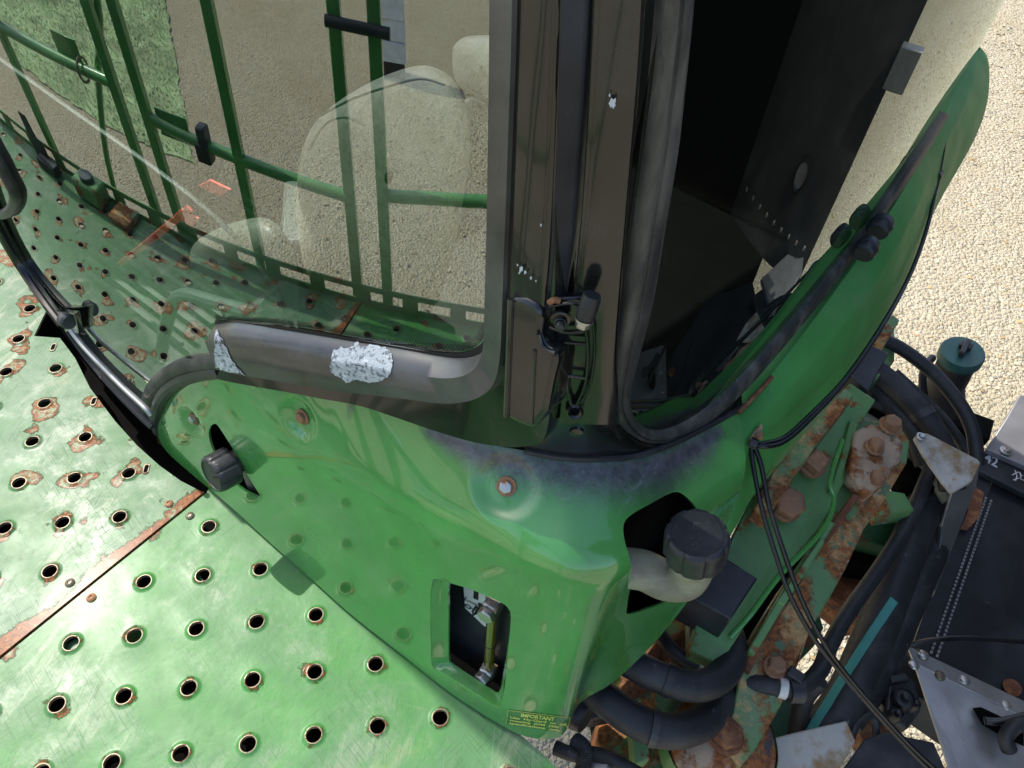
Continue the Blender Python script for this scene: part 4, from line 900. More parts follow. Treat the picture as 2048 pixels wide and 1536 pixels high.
# ------------------------------------------------------------ operator seat behind the windscreen
def IN(px, py, depth): # point on a surface parallel to the windscreen, inside the cab
    a, b = gab(px, py); X = gpt(a, b); D = ray(px, py); return X + D * (depth / abs(D.dot(GN)))
seat = thing("operator_seat", "beige stitched operator seat standing inside the cab behind the windscreen", "seat", IN(760, 600, .3))
def cushion(outline, depth, thick, name, m_, bulge=.03):
    P = smooth_px(outline, 4); c = Vector((sum(p[0] for p in P) / len(P), sum(p[1] for p in P) / len(P)))
    ring = lambda k, d: [IN(c.x + (p[0] - c.x) * k, c.y + (p[1] - c.y) * k, d) for p in P]
    mb = MB(); mb.loft([ring(.9, depth + thick), ring(1.0, depth + thick * .7), ring(1.01, depth + thick * .4), ring(.97, depth + .01), ring(.9, depth - bulge * .25), ring(.75, depth - bulge * .6), ring(.45, depth - bulge * .9), ring(.05, depth - bulge)], True)
    return mb.build(name, m_, seat, angle=80)
bk_ = cushion([(600, 560), (594, 450), (597, 350), (615, 275), (655, 222), (730, 172), (800, 142), (850, 133), (890, 148), (918, 180), (935, 240), (938, 310), (925, 400), (900, 520), (860, 620), (760, 640), (660, 630)], .3, .14, "backrest", 'leather')
cushion([(380, 510), (400, 478), (470, 445), (540, 440), (585, 500), (600, 600), (585, 640), (520, 600), (430, 560), (388, 535)], .2, .09, "seat_cushion", 'cushion')
cushion([(905, 110), (915, 84), (945, 72), (1010, 80), (1030, 150), (1020, 215), (960, 200), (915, 170)], .36, .08, "headrest", 'leather')
cushion([(930, 200), (990, 220), (1040, 260), (1040, 420), (960, 400), (935, 310)], .42, .06, "armrest", 'leather')
mb = MB(); mb.tube(smooth([IN(*q, .268) for q in ((640, 232), (700, 200), (770, 175), (840, 158), (890, 170))], 5), .0018, 6); mb.tube(smooth([IN(*q, .265) for q in ((618, 300), (650, 250), (690, 235), (730, 250))], 5), .0018, 6); mb.build("stitching", 'vinyl', seat)
pedestal = MB(); p = IN(690, 640, .4); pedestal.prism([Vector((p.x + dx, p.y + dy, .3)) for dx, dy in ((-.1, -.08), (.12, -.08), (.12, .14), (-.1, .14))], UPV * -.3); pedestal.build("pedestal", 'vinyl', seat, bevel=.01)
hh = thing("steering_lever", "dark grey bent lever on the cab floor near the windscreen corner", "lever", IN(420, 640, .12))
mb = MB(); mb.tube(smooth([IN(*q, .1) for q in ((320, 720), (335, 640), (350, 600), (375, 590), (430, 605), (500, 625))], 6), .013, 10); mb.build("bar", 'vinyl', hh)
mb = MB(); mb.tube([IN(470, 640, .12), IN(545, 615, .12)], .02, 10); mb.build("grip", 'vinyl', hh)
# red strips seen through the glass
for q, lb, nm in ((((234, 525), (372, 412), (384, 424), (242, 535)), "long faded red strap slanting behind the windscreen", "red_strap"), (((348, 430), (362, 418), (396, 438), (384, 456)), "small faded red tag beside the strap behind the windscreen", "red_tag"), (((395, 372), (418, 360), (460, 380), (438, 394)), "loose red curled tag behind the windscreen above the strap", "red_tag")):
    mb = MB(); P = [IN(*p, .07) for p in q]; mb.prism(P, -GN * .004); o = mb.build(nm, 'red', None, bevel=.001); tag(o, lb, "tag")

mb = MB(); mb.tube(smooth([IN(*q, .16) for q in ((-80, 60), (0, 118), (150, 225), (300, 330), (420, 425), (500, 510), (560, 600), (600, 690))], 6), .005, 8, flat=.5); mb.build("far_edge_line", 'vinyl', cab)  # tube added to draw the pale line of the far glass edge
# ------------------------------------------------------------ wiper
wip = thing("wiper", "black wiper arm lying along the windscreen's lower edge", "wiper", GL(130, 640, .04))
mb = MB(); arm = smooth([GL(*q, o_) for q, o_ in (((-60, 330), .03), ((0, 455), .03), ((45, 532), .03), ((90, 598), .032), ((128, 648), .035))], 6)
mb.tube(arm, lambda t: .0125, 8, flat=.6); mb.build("arm", 'black', wip)
mb = MB(); p = GL(134, 641, .045); mb.lathe(p - GU * .012, GU, [(.0001, 0), (.012, 0), (.015, .004), (.015, .02), (.012, .024), (.0001, .024)], 20); mb.build("pivot", 'plastic', wip)
mb = MB(); mb.tube(smooth([GL(*q, .03) for q in ((136, 652), (165, 690), (205, 733), (250, 778), (290, 815), (302, 830))], 6), .0055, 8); mb.build("blade_rod", 'galv', wip)
mb = MB(); mb.tube(smooth([GL(*q, .018) for q in ((140, 660), (180, 716), (230, 774), (280, 826), (308, 852))], 6), .01, 8, flat=.5); mb.build("blade", 'rubber', wip)
mb = MB(); mb.prism([GL(*q, .03) for q in ((112, 622), (148, 628), (156, 668), (130, 664))], -GN * .012); mb.build("mount", 'black', wip, bevel=.002)
grab = thing("grab_handle", "black bent grab handle at the frame's left edge above the wiper", "handle", GL(10, 400, .06))
mb = MB(); mb.tube(smooth([GL(*q, .006) for q in ((-160, 120), (-60, 230), (-8, 312), (12, 350), (30, 388), (26, 415), (8, 428), (-25, 432))], 6), .0095, 12); mb.build("bar", 'plastic', grab)

# ------------------------------------------------------------ filler caps
def cap_part(t, label, p, ax, r, h, lobes=8):
    mod = lambda a, k: 1 - (.075 * max(0, math.cos(lobes * a)) ** 6 if 1 <= k <= 5 else 0)
    mb = MB(); mb.lathe(p, ax, [(r * .93, 0), (r, h * .04), (r, h * .5), (r, h * .78), (r * .985, h * .86), (r * .93, h * .96), (r * .86, h), (r * .8, h), (r * .78, h * .965), (r * .0005, h * .965)], 96, mod); b_ = mb.build("filler_cap", 'plastic', t, angle=45)
    b_['label'] = label; return b_
P1, N1 = hit(t0, 1290, 1150)
cap_c = Z(1393, 1075, .505); cap_ax = (Vector((0.0, -.12, 1))).normalized()
R_CAP = .0345
neck = thing("filler_neck", "yellowed plastic filler elbow with black lobed cap in the right body opening", "pipe", Z(1340, 1150, .43))
zc = cap_c
p_top = Z(1388, 1118, .45)
path = smooth([Z(1235, 1135, .40), Z(1285, 1140, .395), Z(1330, 1160, .385), Z(1368, 1160, .4), Z(1385, 1135, .43), Z(1390, 1105, .47)], 8)
mb = MB(); mb.tube(path, lambda t: .0265, 24); mb.build("elbow", 'neck', neck, angle=60)
ax = (Z(1396, 1060, .52) - Z(1388, 1120, .455)).normalized()
mb = MB(); q0 = path[-1]; mb.lathe(q0 - ax * .02, ax, [(.027, -.004), (.0305, 0), (.031, .006), (.0295, .012), (.029, .03)], 32); mb.build("collar", 'neck', neck)
knob1 = cap_part(neck, "dusty black lobed cap with pump symbol", q0 + ax * .0, ax, .0385, .042)
tk = bvh(knob1)
def icon(tree, quad, parent):
    b = MB(); rects = [(.3, .35, .36, .95), (.64, .35, .7, .95), (.3, .9, .7, .95), (.3, .6, .7, .65), (.25, .3, .75, .35), (.4, .05, .46, .25), (.3, .05, .46, .1), (.56, .05, .62, .25), (.4, .18, .62, .23)]
    for x0, y0, x1, y1 in rects: print_on(tree, quad, [(x0, y0), (x1, y0), (x1, y1), (x0, y1)], [[0, 1, 2, 3]], b, .0006, (0, 0, 1, 1))
    b.build("pump_symbol", 'seal', parent)
icon(tk, ((1375, 1040), (1415, 1045), (1410, 1098), (1370, 1092)), knob1)
# left cap: looks out of the body towards the deck
P2, N2 = hit(t0, 470, 925)
lc = P2 + N2 * .006; lax = (N2 * .9 + Vector((-.1, .02, .1))).normalized()
nk = thing("filler_neck", "black filler neck and lobed cap poking out of the left teardrop opening", "pipe", lc - N2 * .05)
mb = MB(); mb.tube(smooth([lc - lax * .09 - UPV * .03, lc - lax * .04, lc + lax * .004], 6), .021, 20); mb.build("stub", 'plastic', nk)
mb = MB(); mb.tube(smooth([lc - lax * .03 - UPV * .02, lc - lax * .03 - UPV * .09], 6), .018, 16); mb.build("hose_tail", 'neck', nk)
knob2 = cap_part(nk, "black lobed cap with pump symbol", lc, lax, .034, .04)
icon(bvh(knob2), ((414, 908), (446, 912), (446, 962), (414, 958)), knob2)

# ------------------------------------------------------------ chassis right of the cab
def slab(pts, thick, name, m_, parent, bevel=.003, label=None):
    P = [Z(x, y, z) for x, y, z in pts]; mb = MB(); mb.prism(P, UPV * -thick); o = mb.build(name, m_, parent, bevel=bevel)
    if label: o['label'] = label
    return o
ch = thing("chassis_beam", "rusted green chassis beam with big square bolts running back beside the cab", "beam", Z(1620, 1050, 0))
top = slab([(1400, 1215, .02), (1440, 1120, .04), (1500, 1000, .1), (1560, 925, .12), (1640, 840, .12), (1700, 765, .12), (1752, 800, .12), (1705, 872, .1), (1690, 960, .08), (1640, 1056, .06), (1570, 1135, .04), (1500, 1235, .02), (1440, 1330, .0), (1380, 1300, 0)], .05, "top_plate", 'oldgreen', ch)
slab([(1512, 1010, .15), (1545, 945, .16), (1610, 865, .165), (1690, 775, .17), (1708, 792, .165), (1640, 880, .16), (1580, 965, .155), (1540, 1030, .15)], .05, "lip_plate", 'rustgreen', ch)
beam = slab([(1694, 850, .09), (1725, 838, .09), (1765, 842, .09), (1804, 858, .085), (1820, 882, .08), (1814, 925, .07), (1778, 985, .05), (1728, 1058, .03), (1690, 1140, .0), (1660, 1195, -.01), (1620, 1262, -.03), (1596, 1330, -.04), (1560, 1415, -.06), (1510, 1500, -.07), (1480, 1536, -.08), (1440, 1480, -.08), (1470, 1400, -.06), (1488, 1310, -.04), (1530, 1230, -.02), (1580, 1150, 0), (1640, 1070, .03), (1662, 1000, .05), (1678, 930, .07)], .09, "lower_flange", 'rustgreen', ch)
slab([(1708, 862, .125), (1740, 845, .125), (1790, 862, .12), (1808, 885, .115), (1802, 920, .11), (1770, 962, .1), (1735, 990, .1), (1700, 945, .11)], .04, "end_casting", 'rustlight', ch, .006)
for pts in ([(1655, 1040, .075), (1672, 1045, .075), (1590, 1175, .035), (1510, 1310, -.005), (1496, 1300, -.005), (1575, 1165, .035)], [(1640, 1075, .07), (1652, 1082, .07), (1570, 1210, .03), (1552, 1204, .03)]):
    slab(pts, .03, "rib", 'oldgreen', ch)
slab([(1706, 985, .085), (1722, 990, .085), (1658, 1082, .055), (1644, 1072, .055)], .02, "rib", 'rust', ch)
slab([(1590, 1150, .012), (1606, 1158, .012), (1540, 1270, -.012), (1500, 1345, -.03), (1486, 1330, -.03), (1530, 1250, -.012)], .014, "rust_channel", 'rust', ch, 0)
slab([(1700, 838, .12), (1716, 850, .12), (1688, 940, .1), (1670, 985, .09), (1660, 978, .09), (1680, 920, .1)], .03, "rib", 'oldgreen', ch)
mb = MB(); mb.tube(smooth([Z(x, y, z) for x, y, z in ((1685, 880, .13), (1660, 960, .12), (1668, 1000, .11), (1645, 1060, .1), (1560, 1150, .07), (1500, 1230, .04), (1460, 1275, .02))], 6), .005, 8); mb.build("brake_line", 'green', ch)
for x, y, z, r_ in ((1622, 930, .125, .026), (1570, 1012, .105, .03)):
    p = Z(x, y, z - .02); mb = MB(); ax_ = (UPV + Vector((-.15, -.35, 0))).normalized(); mb.disc(p, ax_, r_ * 1.05, .01, 20); mb.hexa(p + ax_ * .01, ax_, r_, .03, 4 if x > 1600 else 6, .6); mb.build("bolt", 'boltrust', ch, bevel=.003)
for x, y, z, r_ in ((1780, 852, .125, .018), (1750, 960, .1, .014), (1748, 895, .125, .015), (1550, 1335, -.04, .017)):
    p = Z(x, y, z); mb = MB(); mb.disc(p, UPV, r_ * 1.3, .004, 18); mb.hexa(p + UPV * .004, UPV, r_, .016); mb.build("bolt", 'boltrust', ch, bevel=.002)
for pts, lb in (([(1446, 1112, .1), (1516, 1156, .1), (1462, 1238, .09), (1366, 1186, .09)], "black steel box bracket below the right filler elbow"), ([(1744, 690, .14), (1778, 706, .14), (1738, 782, .12), (1698, 748, .12)], "black steel box bracket under the far end of the side trough")):
    t = thing("box_bracket", lb, "bracket", Z(pts[0][0], pts[0][1], 0)); slab(pts, .1, "block", 'flatblack', t, .003)
slab([(1772, 640, .1), (1786, 628, .1), (1800, 640, .1), (1770, 690, .08), (1752, 680, .08)], .06, "tab", 'rustgreen', ch)
boss = thing("pivot_boss", "rusted round pivot boss with a big domed bolt at the frame's bottom", "pivot", Z(1450, 1480, -.1))
p = Z(1448, 1490, -.1); mb = MB(); mb.lathe(p, (UPV + Vector((-.1, -.2, 0))).normalized(), [(.09, -.16), (.092, -.01), (.088, 0), (.06, .012), (.03, .016), (.0001, .016)], 36); mb.build("housing", 'rustlight', boss)
p = Z(1450, 1472, -.075); mb = MB(); mb.disc(p, UPV, .032, .01, 24); mb.hexa(p + UPV * .01, UPV, .028, .016); mb.build("bolt", 'rust', boss, bevel=.004)
mb = MB(); mb.lathe(Z(1425, 1500, -.18), UPV, [(.1, 0), (.104, .01), (.1, .02), (.104, .03), (.1, .04), (.104, .05), (.1, .06)], 36); mb.build("spring_coil", 'oldgreen', boss)
# dark frame members and clutter in the engine bay below
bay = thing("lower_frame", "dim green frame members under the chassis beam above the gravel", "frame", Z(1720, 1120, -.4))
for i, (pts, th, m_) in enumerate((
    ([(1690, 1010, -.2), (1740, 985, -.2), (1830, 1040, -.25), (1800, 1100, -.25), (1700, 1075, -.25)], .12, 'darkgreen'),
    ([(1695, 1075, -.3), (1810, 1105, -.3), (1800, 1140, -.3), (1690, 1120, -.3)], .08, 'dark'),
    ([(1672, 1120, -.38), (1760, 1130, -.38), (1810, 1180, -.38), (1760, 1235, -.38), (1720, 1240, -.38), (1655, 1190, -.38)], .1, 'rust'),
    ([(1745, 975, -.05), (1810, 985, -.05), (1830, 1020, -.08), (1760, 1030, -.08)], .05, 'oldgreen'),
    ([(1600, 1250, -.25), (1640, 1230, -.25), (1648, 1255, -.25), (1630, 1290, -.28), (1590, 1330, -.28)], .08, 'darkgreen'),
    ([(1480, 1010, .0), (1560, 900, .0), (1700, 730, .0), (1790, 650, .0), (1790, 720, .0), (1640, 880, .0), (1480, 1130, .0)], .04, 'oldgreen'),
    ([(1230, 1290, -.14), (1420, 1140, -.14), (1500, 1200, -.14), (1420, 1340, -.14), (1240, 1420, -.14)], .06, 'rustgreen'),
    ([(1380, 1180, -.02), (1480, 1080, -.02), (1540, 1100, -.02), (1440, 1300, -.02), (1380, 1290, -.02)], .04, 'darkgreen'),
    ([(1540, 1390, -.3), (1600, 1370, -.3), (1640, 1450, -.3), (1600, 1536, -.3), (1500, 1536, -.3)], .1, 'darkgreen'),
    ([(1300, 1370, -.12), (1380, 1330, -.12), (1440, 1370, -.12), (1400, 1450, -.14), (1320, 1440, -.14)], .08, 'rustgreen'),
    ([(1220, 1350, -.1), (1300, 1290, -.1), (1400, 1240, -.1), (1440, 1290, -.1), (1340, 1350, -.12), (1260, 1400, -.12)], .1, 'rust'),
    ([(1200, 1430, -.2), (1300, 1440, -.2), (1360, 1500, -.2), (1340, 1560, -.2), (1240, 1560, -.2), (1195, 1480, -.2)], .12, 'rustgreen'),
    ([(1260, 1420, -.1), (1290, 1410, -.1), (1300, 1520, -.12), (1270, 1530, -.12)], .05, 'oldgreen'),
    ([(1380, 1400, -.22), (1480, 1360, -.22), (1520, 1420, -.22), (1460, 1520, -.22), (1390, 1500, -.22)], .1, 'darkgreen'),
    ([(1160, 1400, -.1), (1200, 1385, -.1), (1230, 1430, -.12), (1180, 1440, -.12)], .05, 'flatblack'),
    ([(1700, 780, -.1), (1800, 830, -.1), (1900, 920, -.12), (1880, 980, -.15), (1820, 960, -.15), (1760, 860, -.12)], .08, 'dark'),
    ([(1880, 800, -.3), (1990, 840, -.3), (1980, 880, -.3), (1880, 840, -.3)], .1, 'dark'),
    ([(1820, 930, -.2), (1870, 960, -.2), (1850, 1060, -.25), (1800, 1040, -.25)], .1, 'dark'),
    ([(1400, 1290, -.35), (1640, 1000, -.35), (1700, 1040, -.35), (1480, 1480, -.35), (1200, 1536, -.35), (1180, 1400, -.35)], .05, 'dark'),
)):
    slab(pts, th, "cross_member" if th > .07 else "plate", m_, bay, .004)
mb = MB(); p = Z(1160, 1425, -.06); mb.lathe(p, (M + UPV * .2).normalized(), [(.0001, -.05), (.03, -.05), (.032, 0), (.028, .015), (.0001, .016)], 24); mb.build("end_plug", 'plastic', bay)
slab([(1200, 1350, -.05), (1235, 1335, -.05), (1245, 1360, -.05), (1215, 1385, -.05)], .02, "yellow_tab", 'yellow', bay)

# ------------------------------------------------------------ hoses and cables
def hose(pts, r_, label, m_='rubber', name="hydraulic_hose", grp="black hydraulic hoses beside the chassis beam", n=14, fl_=1.0, rib=0, sub=8, cat="hose"):
    P = smooth([Z(x, y, z) for x, y, z in pts], sub); mb = MB(); mb.tube(P, r_, n, flat=fl_, rib=rib); o = mb.build(name, m_, None, angle=70); tag(o, label, cat, grp); return o
hose([(1200, 1290, .0), (1260, 1325, .02), (1320, 1355, .02), (1385, 1372, .01), (1432, 1360, .0), (1462, 1322, -.02), (1462, 1275, -.05), (1440, 1240, -.09), (1400, 1200, -.14)], .0265, "thick black hose curling in a loop right below the body corner")
hose([(1150, 1350, -.04), (1210, 1398, -.02), (1270, 1440, -.02), (1335, 1462, -.03), (1400, 1448, -.05), (1440, 1405, -.08), (1455, 1350, -.12), (1450, 1290, -.16)], .029, "thickest black hose in the lower of the two loops below the body corner")
hose([(1318, 1260, -.06), (1340, 1295, -.05), (1375, 1322, -.05), (1396, 1334, -.05)], .013, "short thin black hose ending in a white fitting inside the loop")
hose([(1410, 1340, -.08), (1440, 1290, -.07), (1430, 1260, -.06), (1405, 1270, -.06), (1400, 1300, -.07)], .022, "bent black hose stub inside the loop above the thick hose")
hose([(1400, 1330, -.13), (1440, 1350, -.11), (1470, 1360, -.08), (1510, 1368, -.06), (1556, 1374, -.05)], .0175, "straight black hose running from the loop to a white ring")
hose([(1560, 1376, -.05), (1600, 1375, -.05), (1640, 1340, -.06), (1660, 1290, -.08), (1700, 1220, -.1), (1760, 1135, -.12), (1815, 1045, -.12), (1860, 940, -.1), (1872, 900, -.1)], .0155, "long thin black hose slanting up past the gravel gap")
hose([(1590, 1500, -.25), (1600, 1430, -.2), (1612, 1390, -.16), (1640, 1360, -.12)], .018, "black hose dropping down below the white ring clamp")
big = hose([(1590, 1530, -.25), (1652, 1455, -.22), (1704, 1375, -.2), (1772, 1210, -.2), (1832, 1050, -.2), (1872, 955, -.22)], .041, "widest black hose with a teal printed stripe along it")
tg = bvh(big); sp1 = [(1618, 1470), (1634, 1440), (1660, 1400), (1692, 1348), (1726, 1295), (1760, 1242), (1788, 1200)]
mb = MB(); L0 = []; L1 = []; LM = []
for (x, y) in [(p.x, p.y) for p in resample(smooth([Vector((*q, 0)) for q in sp1], 6), 40)]:
    P, NN = hit(tg, x - 7, y - 6); L0.append(P + NN * .0015); P, NN = hit(tg, x, y); LM.append(P + NN * .0016); P, NN = hit(tg, x + 7, y + 6); L1.append(P + NN * .0015)
mb.loft([L0, LM, L1]); mb.build("printed_stripe", 'tealstripe', big)
hose([(1690, 1440, -.3), (1750, 1350, -.28), (1810, 1220, -.27), (1860, 1110, -.27), (1905, 1010, -.28)], .036, "dark hose lying right of the teal striped hose")
hose([(1735, 672, .02), (1790, 690, .02), (1860, 740, .0), (1915, 802, -.02), (1945, 860, -.05), (1955, 930, -.1)], .0165, "slim black hose arching highest over the gravel")
hose([(1720, 720, -.02), (1780, 765, -.02), (1840, 825, -.04), (1885, 895, -.08), (1905, 980, -.12)], .028, "ribbed black hose arching under the slim one", rib=.0)
hose([(1715, 745, -.05), (1765, 795, -.06), (1820, 855, -.08), (1850, 930, -.12)], .024, "black hose innermost of the arch beside the rusted casting")
hose([(1690, 790, -.06), (1760, 812, -.07), (1830, 850, -.08), (1900, 905, -.12)], .012, "thin black line under the arching hoses")
hose([(1790, 745, -.1), (1880, 830, -.12), (1930, 900, -.15), (1945, 960, -.2)], .012, "thin black line right of the ribbed arching hose")
hose([(1710, 830, -.1), (1790, 880, -.12), (1850, 930, -.14), (1900, 1000, -.16)], .02, "dusty grey pipe behind the rusted casting", 'neck')
for pts, lb in (([(1395, 1333, -.05), (1416, 1330, -.05)], "white plastic fitting inside the hose loop"), ([(1556, 1374, -.05), (1572, 1378, -.05)], "white plastic ring on the straight black hose")):
    P = [Z(*q) for q in pts]; mb = MB(); mb.tube(P, .0185, 16); o = mb.build("hose_fitting", 'white', None); tag(o, lb, "fitting")
cl = thing("hose_clamp", "black clamp holding the thin hose beside the white ring", "clamp", Z(1590, 1375, -.05))
mb = MB(); mb.tube([Z(1576, 1378, -.05), Z(1602, 1378, -.05)], .024, 14); mb.build("band", 'plastic', cl); mb = MB(); mb.box(Z(1590, 1352, -.03), M, Wd, UPV, .03, .02, .02); mb.build("lug", 'plastic', cl, bevel=.003)
hose([(1110, 1495, -.06), (1150, 1510, -.05), (1190, 1508, -.05), (1225, 1520, -.06), (1280, 1550, -.08)], .011, "corrugated black conduit at the bottom below the body corner", rib=.12, sub=24, name="conduit", grp="corrugated conduits")
hose([(1150, 1480, -.05), (1170, 1500, -.04), (1165, 1540, -.05)], .012, "corrugated conduit bend beside the body's lower corner", rib=.12, sub=24, name="conduit", grp="corrugated conduits")
mb = MB(); mb.lathe(Z(1190, 1536, -.08), (Vector((-.3, .2, 1))).normalized(), [(.03, -.05), (.033, 0), (.025, .02), (.0001, .022)], 20); o = mb.build("foil_wrap", 'galv'); tag(o, "silver wrapped pipe end at the bottom edge under the conduits", "pipe")
for k, (p_, q_, r_, lb) in enumerate((((1330, 1358, .02), (1344, 1364, .02), .0285, "zinc band clamp on the upper thick looped hose"), ((1300, 1454, -.02), (1314, 1458, -.02), .031, "zinc band clamp on the lower thick looped hose"), ((1838, 822, -.04), (1848, 836, -.045), .03, "zinc band clamp on the ribbed arching hose"))):
    mb = MB(); mb.tube([Z(*p_), Z(*q_)], r_, 20); o = mb.build("hose_clamp", 'plastic'); tag(o, lb.replace("zinc", "black"), "clamp")
# twin cables tied at the panel's corner
G2 = "twin black cables tied at the panel corner"
for dx, lb in ((0, "outer black cable hanging from the tie over the chassis beam"), (16, "inner black cable hanging from the tie over the chassis beam")):
    k = dx / 16
    hose([(1502 + dx * .3, 888, .42), (1506 + dx, 930, .4), (1522 + dx, 1010, .36), (1545 + dx * 1.1, 1090, .32), (1580 + dx * 1.2, 1190, .26), (1630 + dx * .9, 1280, .2), (1690 + dx * .5, 1355, .14), (1760 + dx * .5, 1435, .08), (1820 + dx * .6, 1500, .03), (1880 + dx, 1560, -.02)], .0038, lb, 'cable', "cable", G2, 8, sub=6, cat="cable")
    hose([(1503, 886 + dx * .3, .425), (1530, 893 - dx * .4, .43), (1570, 882 - dx * .5, .42), (1620, 838 - dx * .5, .42), (1690, 762 - dx * .3, .42), (1760, 660 - dx * .2, .43), (1815, 560, .43), (1850, 470, .45), (1872, 380, .48), (1888, 290, .52 + .03 * k), (1893, 235, .56)], .0038, lb.replace("hanging from the tie over the chassis beam", "running back along the side trough"), 'cable', "cable", G2, 8, sub=6, cat="cable")
tie = thing("cable_tie", "rusty tab with black tie holding twin cables at the panel corner", "clip", Z(1505, 880, .43))
mb = MB(); mb.prism([Z(*q) for q in ((1498, 880, .43), (1508, 862, .44), (1522, 846, .45), (1526, 852, .45), (1520, 880, .435), (1508, 896, .425))], UPV * -.004); mb.build("tab", 'rustlight', tie, bevel=.001)
mb = MB(); mb.tube([Z(1500, 884, .432), Z(1514, 890, .432)], .008, 10); mb.build("strap", 'plastic', tie)
mb = MB(); mb.hexa(Z(1517, 874, .44), UPV, .006, .006); mb.build("bolt", 'boltrust', tie)
mb = MB(); p = Z(1873, 350, .5); mb.tube([p - Wd * .008, p + Wd * .008], .011, 12); o = mb.build("cable_clip", 'plastic'); tag(o, "small black clip holding the cables high on the side trough", "clip")

# ------------------------------------------------------------ reservoir with teal cap
res = thing("fluid_reservoir", "black reservoir bottle with a teal screw cap standing over the gravel", "bottle", Z(1890, 800, -.3))
p = Z(1921, 712, -.05); q_ = Z(1893, 790, -.2); ax = (p - q_).normalized(); ax = (ax * .5 + UPV * .6 + Vector((-.1, -.05, 0))).normalized()
mb = MB(); mb.lathe(p, ax, [(.045, -.35), (.06, -.33), (.06, -.16), (.05, -.13), (.046, -.12), (.044, 0)], 28); mb.build("bottle", 'rubber', res)
mb = MB(); mb.lathe(p, ax, [(.05, -.012), (.053, -.01), (.053, .012), (.05, .018), (.02, .02), (.0001, .02)], 32); mb.build("screw_cap", 'teal', res)
mb = MB(); e = ax.orthogonal().normalized(); mb.box(p + ax * .032, e, ax.cross(e), ax, .05, .014, .02); mb.box(p + ax * .03 + e * .01, ax.cross(e), e, ax, .03, .02, .014); mb.build("cap_latch", 'plastic', res, bevel=.003)
mb = MB(); mb.tube(smooth([Z(1865, 715, -.1), Z(1850, 735, -.1), Z(1845, 760, -.12), Z(1848, 790, -.15)], 5), .01, 8); mb.build("overflow_pipe", 'rubber', res)

# ------------------------------------------------------------ row unit cover and brackets, lower right
unit = thing("picking_unit", "black sheet covered implement head with riveted silver bracket at the right edge", "implement", Z(1990, 1250, -.45))
slab([(1955, 928, -.42), (2048, 975, -.42), (2240, 1060, -.42), (2300, 1300, -.42), (2048, 1440, -.42), (1822, 1292, -.42)], .3, "cover", 'flatblack', unit, .004)
slab([(1958, 930, -.405), (1990, 945, -.405), (1935, 1120, -.405), (1862, 1310, -.405), (1826, 1290, -.405), (1890, 1110, -.405)], .01, "edge_strip", 'flatblack', unit, .002)
a = Z(1976, 1000, -.398); b_ = Z(1868, 1308, -.398)
for k in range(44):
    c = a.lerp(b_, k / 43); d = (b_ - a).normalized(); e = Vector((d.y, -d.x, 0))
    mb = MB()
    for s_ in (-.007, .007): mb.box(c + e * s_ + UPV * .002, d, e, UPV, .0075, .005, .003)
    mb.build("chain_link", 'greyplate', unit)
patch_o = slab([(1935, 965, -.39), (1968, 985, -.39), (1958, 1035, -.39), (1935, 1060, -.39), (1905, 1055, -.39), (1905, 1020, -.39)], .004, "rust_patch", 'rust', unit, 0)
slab([(1958, 912, -.38), (1972, 898, -.38), (2048, 932, -.38), (2150, 980, -.38), (2150, 1030, -.38), (2048, 986, -.38), (1952, 938, -.38)], .02, "letter_strip", 'flatblack', unit, .002)
gpl = slab([(1973, 898, -.36), (2012, 838, -.33), (2040, 790, -.3), (2200, 800, -.3), (2200, 1000, -.36), (2048, 930, -.36)], .02, "grey_plate", 'greyplate', unit, .002)
mb = MB(); p = Z(2011, 902, -.355); mb.disc(p, UPV, .016, .004, 20); mb.hexa(p + UPV * .004, UPV, .009, .006); mb.build("bolt", 'zinc', gpl)
lt_ = [Z(1972, 906, -.377), Z(2000, 918, -.377)]
for s_, quad in (("42", ((1971, 904), (1998, 917), (1994, 936), (1968, 922))),):
    v2, f2 = text2d(s_); mb = MB(); xs_ = [v[0] for v in v2]; ys_ = [v[1] for v in v2]; q = [Vector(p) for p in quad]; out = []
    for x, y in v2:
        u = (x - min(xs_)) / (max(xs_) - min(xs_)); w = (max(ys_) - y) / (max(ys_) - min(ys_)); pp = (q[0] * (1 - u) + q[1] * u) * (1 - w) + (q[3] * (1 - u) + q[2] * u) * w; out.append(Z(pp.x, pp.y, -.378))
    mb.add(out, f2, False); mb.build("chalk_mark", 'chalk', unit)
for L_ in (((2024, 950), (2036, 944), (2046, 952)), ((2030, 940), (2034, 952), (2031, 962)), ((2026, 960), (2038, 956), (2048, 961)), ((2040, 944), (2042, 956))):
    mb = MB(); P_ = [Z(*q, -.379) for q in L_]; mb.tube(P_, .0014, 6, flat=.4); mb.build("chalk_mark", 'chalk', unit)
# air duct rising beyond the frame; the door glass mirrors it
duct = thing("air_duct", "tall charcoal duct rising behind the implement head outside the picture, mirrored in the door glass", "duct", (2.4, .4, -.4))
e0 = Vector((2.22, .80, 0)); e1 = Vector((2.62, -.05, 0)); e2 = Vector((1.75, -1.0, 0)); e3 = Vector((2.9, -1.0, 0)); e4 = Vector((3.3, .75, 0))
mb = MB(); mb.prism([e0 + UPV * -.42, e1 + UPV * -.42, e4 + UPV * -.42], UPV * 2.6); dp = mb.build("panel", 'duct', duct, bevel=.01)
mb = MB(); mb.prism([e1 + UPV * -1.9, e2 + UPV * -1.9, e3 + UPV * -1.9, e4 + UPV * -1.9 - Wd * .4], UPV * 4.1); mb.build("side_panel", 'dark', duct, bevel=.01)  # unseen black block, added and shaped so the door glass mirrors dark
nd = Vector((-(e1 - e0).y * -1, 0, 0)); dd = (e1 - e0).normalized(); nn = Vector((-dd.y * -1, dd.x * -1, 0)); nn = Vector((dd.y, -dd.x, 0))
if nn.dot(CAM - e0) < 0: nn = -nn
